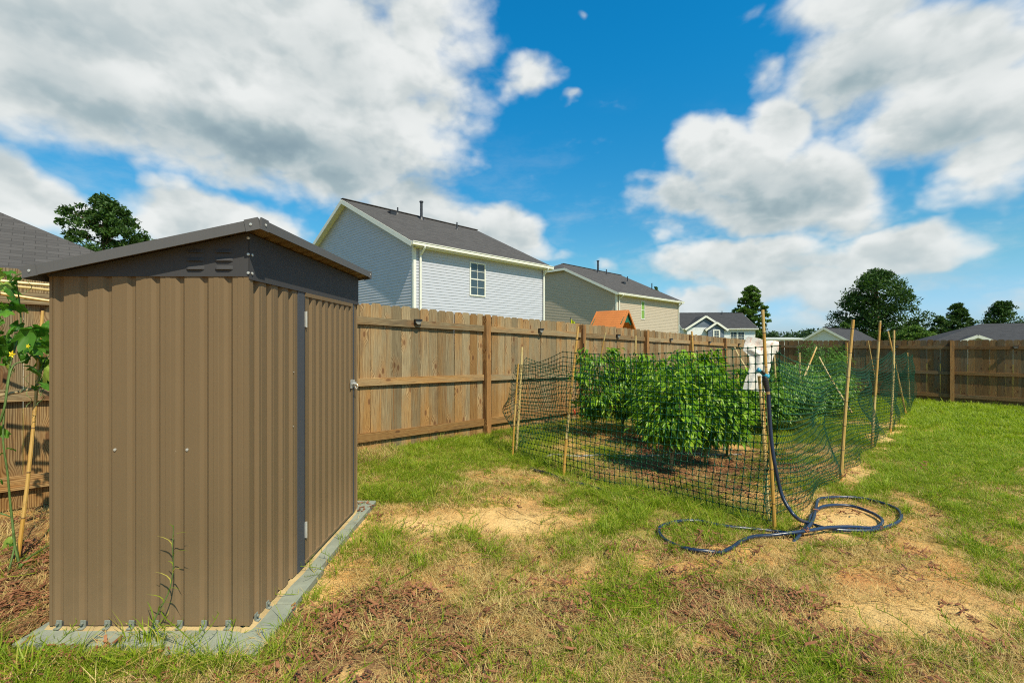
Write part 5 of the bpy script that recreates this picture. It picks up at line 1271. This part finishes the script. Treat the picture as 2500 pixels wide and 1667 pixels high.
def cuke_leaf(s, droop, seed):
    rr = random.Random(seed); k = 16; vs = [(0, 0, 0)]
    for ring in (.5, 1.0):
        for i in range(k):
            a = 2 * math.pi * i / k; lob = 1 + .16 * math.cos(5 * a) + (.07 if i % 2 else -.05)
            if abs(a - math.pi) < .3: lob *= .35
            r = s * ring * lob; x = r * math.cos(a) + s * .55; y = r * math.sin(a)
            vs.append((x, y, -droop * (x * x + y * y) / s + .012 * math.sin(a * 5 + seed) * ring + .25 * abs(y) * ring * .6))
    vs[0] = (s * .55, 0, -droop * .3 * s)
    fs = [(0, 1 + i, 1 + (i + 1) % k) for i in range(k)] + [(1 + i, 1 + k + i, 1 + k + (i + 1) % k, 1 + (i + 1) % k) for i in range(k)]
    me = bpy.data.meshes.new('leaf'); me.from_pydata(vs, [], fs); me.update(); me.materials.append(M['vine_leaf']); me.polygons.foreach_set('use_smooth', [True] * len(fs)); return me
cl = [cuke_leaf(.052, .5, 1), cuke_leaf(.064, .8, 2), cuke_leaf(.044, .3, 3), cuke_leaf(.058, 1.1, 4)]
rr = random.Random(5)
lp = [(10, 655), (25, 668), (40, 680), (5, 690), (22, 700), (0, 735), (15, 740), (30, 745), (50, 750), (8, 765), (25, 800), (45, 790), (62, 800), (75, 795), (90, 802), (110, 795), (122, 790), (128, 800), (0, 815), (12, 822), (40, 815), (60, 820), (85, 825), (100, 830), (118, 835), (126, 822),
      (5, 840), (20, 848), (48, 850), (70, 850), (95, 850), (120, 855), (15, 870), (10, 885), (65, 868), (110, 868), (120, 905), (108, 918), (122, 925), (98, 935), (118, 940), (75, 898), (85, 862), (30, 830), (-5, 780), (-15, 830), (-20, 860), (-10, 700), (-20, 660), (18, 1095), (5, 1105), (12, 1050), (3, 1040), (35, 1310), (28, 1318), (70, 1372), (2, 1170), (124, 1290), (128, 1255)]
lp += [(x_ + rr.uniform(-14, 14), y_ + rr.uniform(-12, 12)) for (x_, y_) in lp[::3] if y_ < 950]
for (px, py) in lp:
    o = link('leaf', rr.choice(cl), vine, vp(px + rr.uniform(-5, 5), py + rr.uniform(-5, 5), rr.uniform(2.58, 2.84)), Euler((rr.uniform(-.7, .7), rr.uniform(-.2, 1.0), rr.uniform(-3.1, 3.1))), rr.uniform(.38, .72) * (.7 if py > 1000 else 1))
for (px, py, s) in ((31, 864, 1.0), (70, 845, .6)):
    mb = MB()
    for k in range(5):
        a = 2 * math.pi * k / 5; r = .020 * s; mb.add([(0, 0, 0), (r * .6 * math.cos(a - .5), -.006, r * .6 * math.sin(a - .5)), (r * 1.15 * math.cos(a), -.003, r * 1.15 * math.sin(a)), (r * .6 * math.cos(a + .5), -.006, r * .6 * math.sin(a + .5))], [(0, 1, 2, 3)])
    mb.sphere((0, -.004, 0), .005 * s, (1, 1, 1), 6, 4); mb.obj('flower', M['petal'], vine, vp(px, py, 2.56))
# ================================================================== GRASS, STRAW, MULCH
def blade(mb, x, y, a, L, w, lean, z0=0.0, seg=3, flat=0.0):
    dx, dy = math.cos(a), math.sin(a); px_, py_ = -dy, dx; vs = []
    for i in range(seg):
        u = i / seg; r = L * (lean * u * u + flat * u); z = L * (u * (1 - .45 * lean * u)) * (1 - flat) ; ww = w * (1 - u * .55) / 2
        vs += [(x + dx * r - px_ * ww, y + dy * r - py_ * ww, z0 + z), (x + dx * r + px_ * ww, y + dy * r + py_ * ww, z0 + z)]
    u = 1; r = L * (lean + flat); z = L * (1 - .45 * lean) * (1 - flat); vs.append((x + dx * r, y + dy * r, z0 + z))
    fs = [(2 * i, 2 * i + 1, 2 * i + 3, 2 * i + 2) for i in range(seg - 1)] + [(2 * seg - 2, 2 * seg - 1, 2 * seg)]
    mb.add(vs, fs)
def tuft(seed, n, L0, L1, w, spread, lean, mat, flat=0.0, seg=3, name='grass_tuft'):
    rr = random.Random(seed); mb = MB()
    for i in range(n):
        a = rr.random() * 6.283; r = spread * math.sqrt(rr.random()); b = a + rr.uniform(-1.2, 1.2)
        blade(mb, r * math.cos(a), r * math.sin(a), b, rr.uniform(L0, L1), w * rr.uniform(.7, 1.3), lean * rr.uniform(.3, 1.4), .001, seg, flat * rr.uniform(.5, 1.2) if flat else 0)
    return mb.mesh(name, mat)
def runner(seed, mat):                      # creeping stem with pairs of short blades
    rr = random.Random(seed); mb = MB(); n = 9; p = Vector((0, 0, .008)); a = 0.0; pts = [p.copy()]
    for i in range(n):
        a += rr.uniform(-.25, .25); p = p + Vector((math.cos(a), math.sin(a), 0)) * .028 + Vector((0, 0, rr.uniform(-.002, .003))); pts.append(p.copy())
        for s in (-1, 1): blade(mb, p.x, p.y, a + s * rr.uniform(.4, 1.1), rr.uniform(.018, .042), .0030, rr.uniform(.2, .8), p.z, 2)
    mb.tube(pts, .0016, 4, False); return mb.mesh('grass_runner', mat)
def chips(seed, n, mat):
    rr = random.Random(seed); mb = MB()
    for i in range(n):
        r = .09 * math.sqrt(rr.random()); a = rr.random() * 6.283
        Mx = Matrix.Translation((r * math.cos(a), r * math.sin(a), rr.uniform(.002, .009))) @ Euler((rr.uniform(-.3, .3), rr.uniform(-.3, .3), rr.random() * 6.283)).to_matrix().to_4x4()
        l, w = rr.uniform(.005, .020), rr.uniform(.0015, .0050); mb.box((-l, -w, -.0013), (l, w, .0013), Mx)
    return mb.mesh('bark_chips', mat)
def make_instances(name, variants, P, rot, scale, label):
    col = bpy.data.collections.new(name + '_kinds')
    for i, me in enumerate(variants):
        col.objects.link(bpy.data.objects.new('%s_kind' % name, me))
    me = bpy.data.meshes.new(name); me.vertices.add(len(P)); me.vertices.foreach_set('co', np.ascontiguousarray(P, np.float32).ravel())
    for an, ty, dt in (('rot', 'FLOAT_VECTOR', rot), ('scl', 'FLOAT_VECTOR', scale)):
        a = me.attributes.new(an, ty, 'POINT'); a.data.foreach_set('vector', np.ascontiguousarray(dt, np.float32).ravel())
    k = me.attributes.new('pick', 'INT', 'POINT'); k.data.foreach_set('value', rng.integers(0, len(variants), len(P)).astype(np.int32))
    o = link(name, me); tag(o, label, None, None, 'stuff')
    gt = bpy.data.node_groups.new(name, 'GeometryNodeTree'); gt.interface.new_socket('Geometry', in_out='INPUT', socket_type='NodeSocketGeometry'); gt.interface.new_socket('Geometry', in_out='OUTPUT', socket_type='NodeSocketGeometry')
    N_ = gt.nodes; Lk = gt.links; gi = N_.new('NodeGroupInput'); go = N_.new('NodeGroupOutput'); ci = N_.new('GeometryNodeCollectionInfo'); ci.inputs['Collection'].default_value = col; ci.inputs['Separate Children'].default_value = True; ci.inputs['Reset Children'].default_value = True
    ip = N_.new('GeometryNodeInstanceOnPoints'); ip.inputs['Pick Instance'].default_value = True
    def attr(nm, ty):
        q = N_.new('GeometryNodeInputNamedAttribute'); q.data_type = ty; q.inputs['Name'].default_value = nm; return [s_ for s_ in q.outputs if s_.enabled][0]
    Lk.new(gi.outputs[0], ip.inputs['Points']); Lk.new(ci.outputs[0], ip.inputs['Instance']); Lk.new(attr('pick', 'INT'), ip.inputs['Instance Index']); Lk.new(attr('scl', 'FLOAT_VECTOR'), ip.inputs['Scale'])
    er = N_.new('FunctionNodeEulerToRotation'); Lk.new(attr('rot', 'FLOAT_VECTOR'), er.inputs[0]); Lk.new(er.outputs[0], ip.inputs['Rotation']); Lk.new(ip.outputs[0], go.inputs[0])
    md = o.modifiers.new('scatter', 'NODES'); md.node_group = gt; return o
def cloud_pts(n, r0, r1, power):
    """points in the yard, denser near the camera"""
    r = (rng.random(n) * (r1 ** power - r0 ** power) + r0 ** power) ** (1 / power); a = rng.uniform(R(-56), R(56), n)
    x = r * np.sin(a); y = r * np.cos(a); s, p = sp(x, y)
    ok = (y > .9) & (p > -.05) & (s < 18.6)
    ok &= ~((x > -2.2) & (x < SX1 + .003) & (y > SY0 + .002) & (y < SY1))
    return x[ok], y[ok]
onpv = lambda x, y: ((x > -2.2) & (x < -1.10) & (y > 1.95) & (y < 3.8)) & ~((x < -1.5) & (y < 1.99))
def scatter(name, variants, n, r0, r1, power, keep, smin, smax, label, tilt=.2):
    x, y = cloud_pts(n, r0, r1, power); g, mu, sa = cover(x, y); k = keep(x, y, g, mu, sa) > rng.random(len(x)); k &= ~(onpv(x, y) & (rng.random(len(x)) > .02))
    x, y = x[k], y[k]; z = gheight(x, y); z = np.where(onpv(x, y), .048, z); m_ = len(x)
    rot = np.stack([rng.normal(size=m_) * tilt, rng.normal(size=m_) * tilt, rng.random(m_) * 6.283], 1); s = smin + (smax - smin) * rng.random(m_); 
    far = np.clip((np.hypot(x, y) - 6) / 10, 0, 1); s = s * (1 + far * .6)
    scl = np.stack([s * (1 + far * .8), s * (1 + far * .8), s], 1)
    print(name, m_); return make_instances(name, variants, np.stack([x, y, z], 1), rot, scl, label)
GR = [tuft(i, 15, .022, .070, .0029, .030, .8, M['grass']) for i in range(5)] + [runner(50 + i, M['grass']) for i in range(3)]
GT = [tuft(20 + i, 22, .05, .15, .0040, .035, .85, M['grass']) for i in range(4)]
GF = [tuft(30 + i, 22, .03, .07, .0048, .07, .7, M['grass_far'], seg=2) for i in range(4)]
ST = [tuft(40 + i, 15, .03, .085, .0022, .05, .5, M['straw'], .72, 2, 'straw_bits') for i in range(5)]
STL = [tuft(60 + i, 10, .02, .05, .0026, .03, .7, M['straw'], .25, 2, 'straw_bits') for i in range(3)]
CH = [chips(70 + i, 18, M['mulch']) for i in range(4)]
clump = lambda x, y, k=3.1: smooth((fb(x * k * 1.5 + 5, y * k * 1.5 - 3, 1, 3) - .41) / .14)
scatter('grass', GR, 105000, .9, 9.5, 1.25, lambda x, y, g, m, s: np.clip(g * 1.15 - .10, 0, 1) * (.25 + .9 * clump(x, y)) * (1 - .8 * s), .7, 1.25, 'short green creeping grass with bare gaps across the near yard')
scatter('grass', GT, 26000, .9, 10, 1.3, lambda x, y, g, m, s: np.clip((g - .45) * 1.9, 0, 1) * clump(x + 9, y, 2.2) * .9 * (1 - s), .6, 1.2, 'taller green grass clumps standing in the lawn')
scatter('grass', GF, 90000, 6.0, 24, 1.5, lambda x, y, g, m, s: np.clip(g * 1.3 - .2, 0, 1), .7, 1.2, 'bright green lawn grass towards the back fence')
scatter('dry_grass', ST, 80000, .9, 9, 1.2, lambda x, y, g, m, s: (.14 + .66 * np.clip(1 - abs(g - .38) * 1.5, 0, 1)) * (1 - .88 * s) * (1 - .2 * m) * (.35 + .65 * clump(x - 7, y + 4, 2.0)), .6, 1.35, 'flattened straw coloured dead grass lying on the soil', .15)
scatter('dry_grass', STL, 22000, .9, 8, 1.2, lambda x, y, g, m, s: np.clip(1 - abs(g - .42) * 1.6, 0, 1) * (1 - .8 * s), .7, 1.2, 'short upright tan grass stubble between the green patches', .3)
scatter('bark_mulch', CH, 24000, .9, 7.5, 1.2, lambda x, y, g, m, s: np.clip(m * 1.0 + .04, 0, 1) * (1 - .7 * s) * (.22 + .6 * clump(x + 3, y + 8, 3.4)), .7, 1.4, 'red brown bark chips scattered over the bare patches', .25)
# grass fringe along the fence foot and round the pavers
def fringe(name, pts, n, w, variants, smin, smax, label):
    P = [Vector(p) for p in pts]; X = []; Yv = []
    for i in range(n):
        k = random.randrange(len(P) - 1); q = P[k].lerp(P[k + 1], random.random()); X.append(q.x + random.gauss(0, w)); Yv.append(q.y + random.gauss(0, w))
    x = np.array(X); y = np.array(Yv); ok = ~((x > -2.2) & (x < SX1) & (y > SY0) & (y < SY1)) & ~(onpv(x, y) & (rng.random(n) > .05)); x, y = x[ok], y[ok]; z = gheight(x, y); m_ = len(x); s = smin + (smax - smin) * rng.random(m_)
    return make_instances(name, variants, np.stack([x, y, z], 1), np.stack([rng.normal(size=m_) * .25, rng.normal(size=m_) * .25, rng.random(m_) * 6.28], 1), np.stack([s, s, s], 1), label)
f0 = P0 + A * (-1.0 * LP) + N * .05; f1 = P0 + A * (2.5 * LP) + N * .05
fringe('grass', [f0, f1], 420, .07, GT, .5, 1.0, 'uneven grass fringe growing along the foot of the long fence')
fringe('grass', [(-2.35, 1.93, 0), (-1.9, 1.90, 0), (-1.52, 1.88, 0), (-1.3, 1.87, 0), (-1.05, 1.88, 0), (-1.03, 2.2, 0)], 260, .05, GR + GT[:1], .7, 1.2, 'grass creeping over the front edge of the pavers')
fringe('grass', [(-1.04, 2.2, 0), (-1.07, 2.6, 0), (-1.1, 3.2, 0), (-1.1, 3.9, 0), (-1.3, 4.0, 0)], 150, .05, GR, .7, 1.1, 'grass along the outer side of the pavers')
fringe('grass', [NC, NB, NA], 520, .09, GR + GT[:2], .8, 1.3, 'grass tangled in the foot of the front netting')
# creeping runners arching over the ground
rb = MB(); rr = random.Random(12)
for k in range(70):
    a = rr.uniform(-1.0, 1.0); r0_ = rr.uniform(1.5, 4.5); x, y = r0_ * math.sin(a), max(1.3, r0_ * math.cos(a)); th = rr.random() * 6.283; cv = rr.uniform(-.18, .18); pts = []
    for i in range(rr.randint(8, 20)):
        if SX0 - .1 < x < -1.05 and 1.9 < y < 3.8: break
        pts.append((x, y, float(gheight(x, y)) + .008 + .010 * math.sin(i * .9 + k))); th += cv * .5 + rr.uniform(-.12, .12); x += .035 * math.cos(th); y += .035 * math.sin(th)
    if len(pts) > 4: rb.tube(pts, .0019, 4, False)
tag(rb.obj('dry_runners', M['runner']), 'thin brown creeping grass runners arching over the near ground', None, None, 'stuff')
# straw mat beside the far shed corner
xs = rng.normal(-1.75, .0, 1)
pc = gp(905, 1120); n_s = 260; x = pc.x + rng.normal(size=n_s) * .16; y = pc.y + rng.normal(size=n_s) * .14
make_instances('dry_grass', [tuft(90 + i, 16, .08, .2, .003, .05, .8, M['straw'], .45, 3, 'straw_bits') for i in range(3)], np.stack([x, y, gheight(x, y)], 1), np.stack([rng.normal(size=n_s) * .3, rng.normal(size=n_s) * .3, rng.random(n_s) * 6.28], 1), np.ones((n_s, 3)) * .9, 'pale heap of dry grass by the fence just past the shed')
# tall weed in front of the shed wall
wd = thing('weed', 'single tall green grass weed growing against the front of the shed wall', 'weed', (-1.545, 2.045, .045)); mb = MB()
sp0 = spline([(-.07, -.03, 0), (-.04, -.02, .10), (.005, -.005, .20), (.022, 0, .30), (.020, 0, .40), (.024, 0, .50)], 5); mb.tube(sp0, [.0035 * (1 - .6 * i / len(sp0)) for i in range(len(sp0))], 5); mb.obj('stem', M['stem'], wd)
lm_ = MB(); rr = random.Random(3)
for i, p in enumerate(sp0):
    if i % 2 == 0: blade(lm_, p.x, p.y, math.pi * (i % 4 == 0) + rr.uniform(-.6, .2), rr.uniform(.03, .10) * (1.3 - p.z), .006, rr.uniform(.6, 1.3), p.z, 4)
for k in range(26): blade(lm_, -.07 + rr.uniform(-.05, .06), -.03 + rr.uniform(-.02, .02), rr.random() * 6.28, rr.uniform(.06, .16), .005, rr.uniform(.6, 1.3), 0, 4)
lm_.obj('leaf', M['grass'], wd)['kind'] = 'stuff'
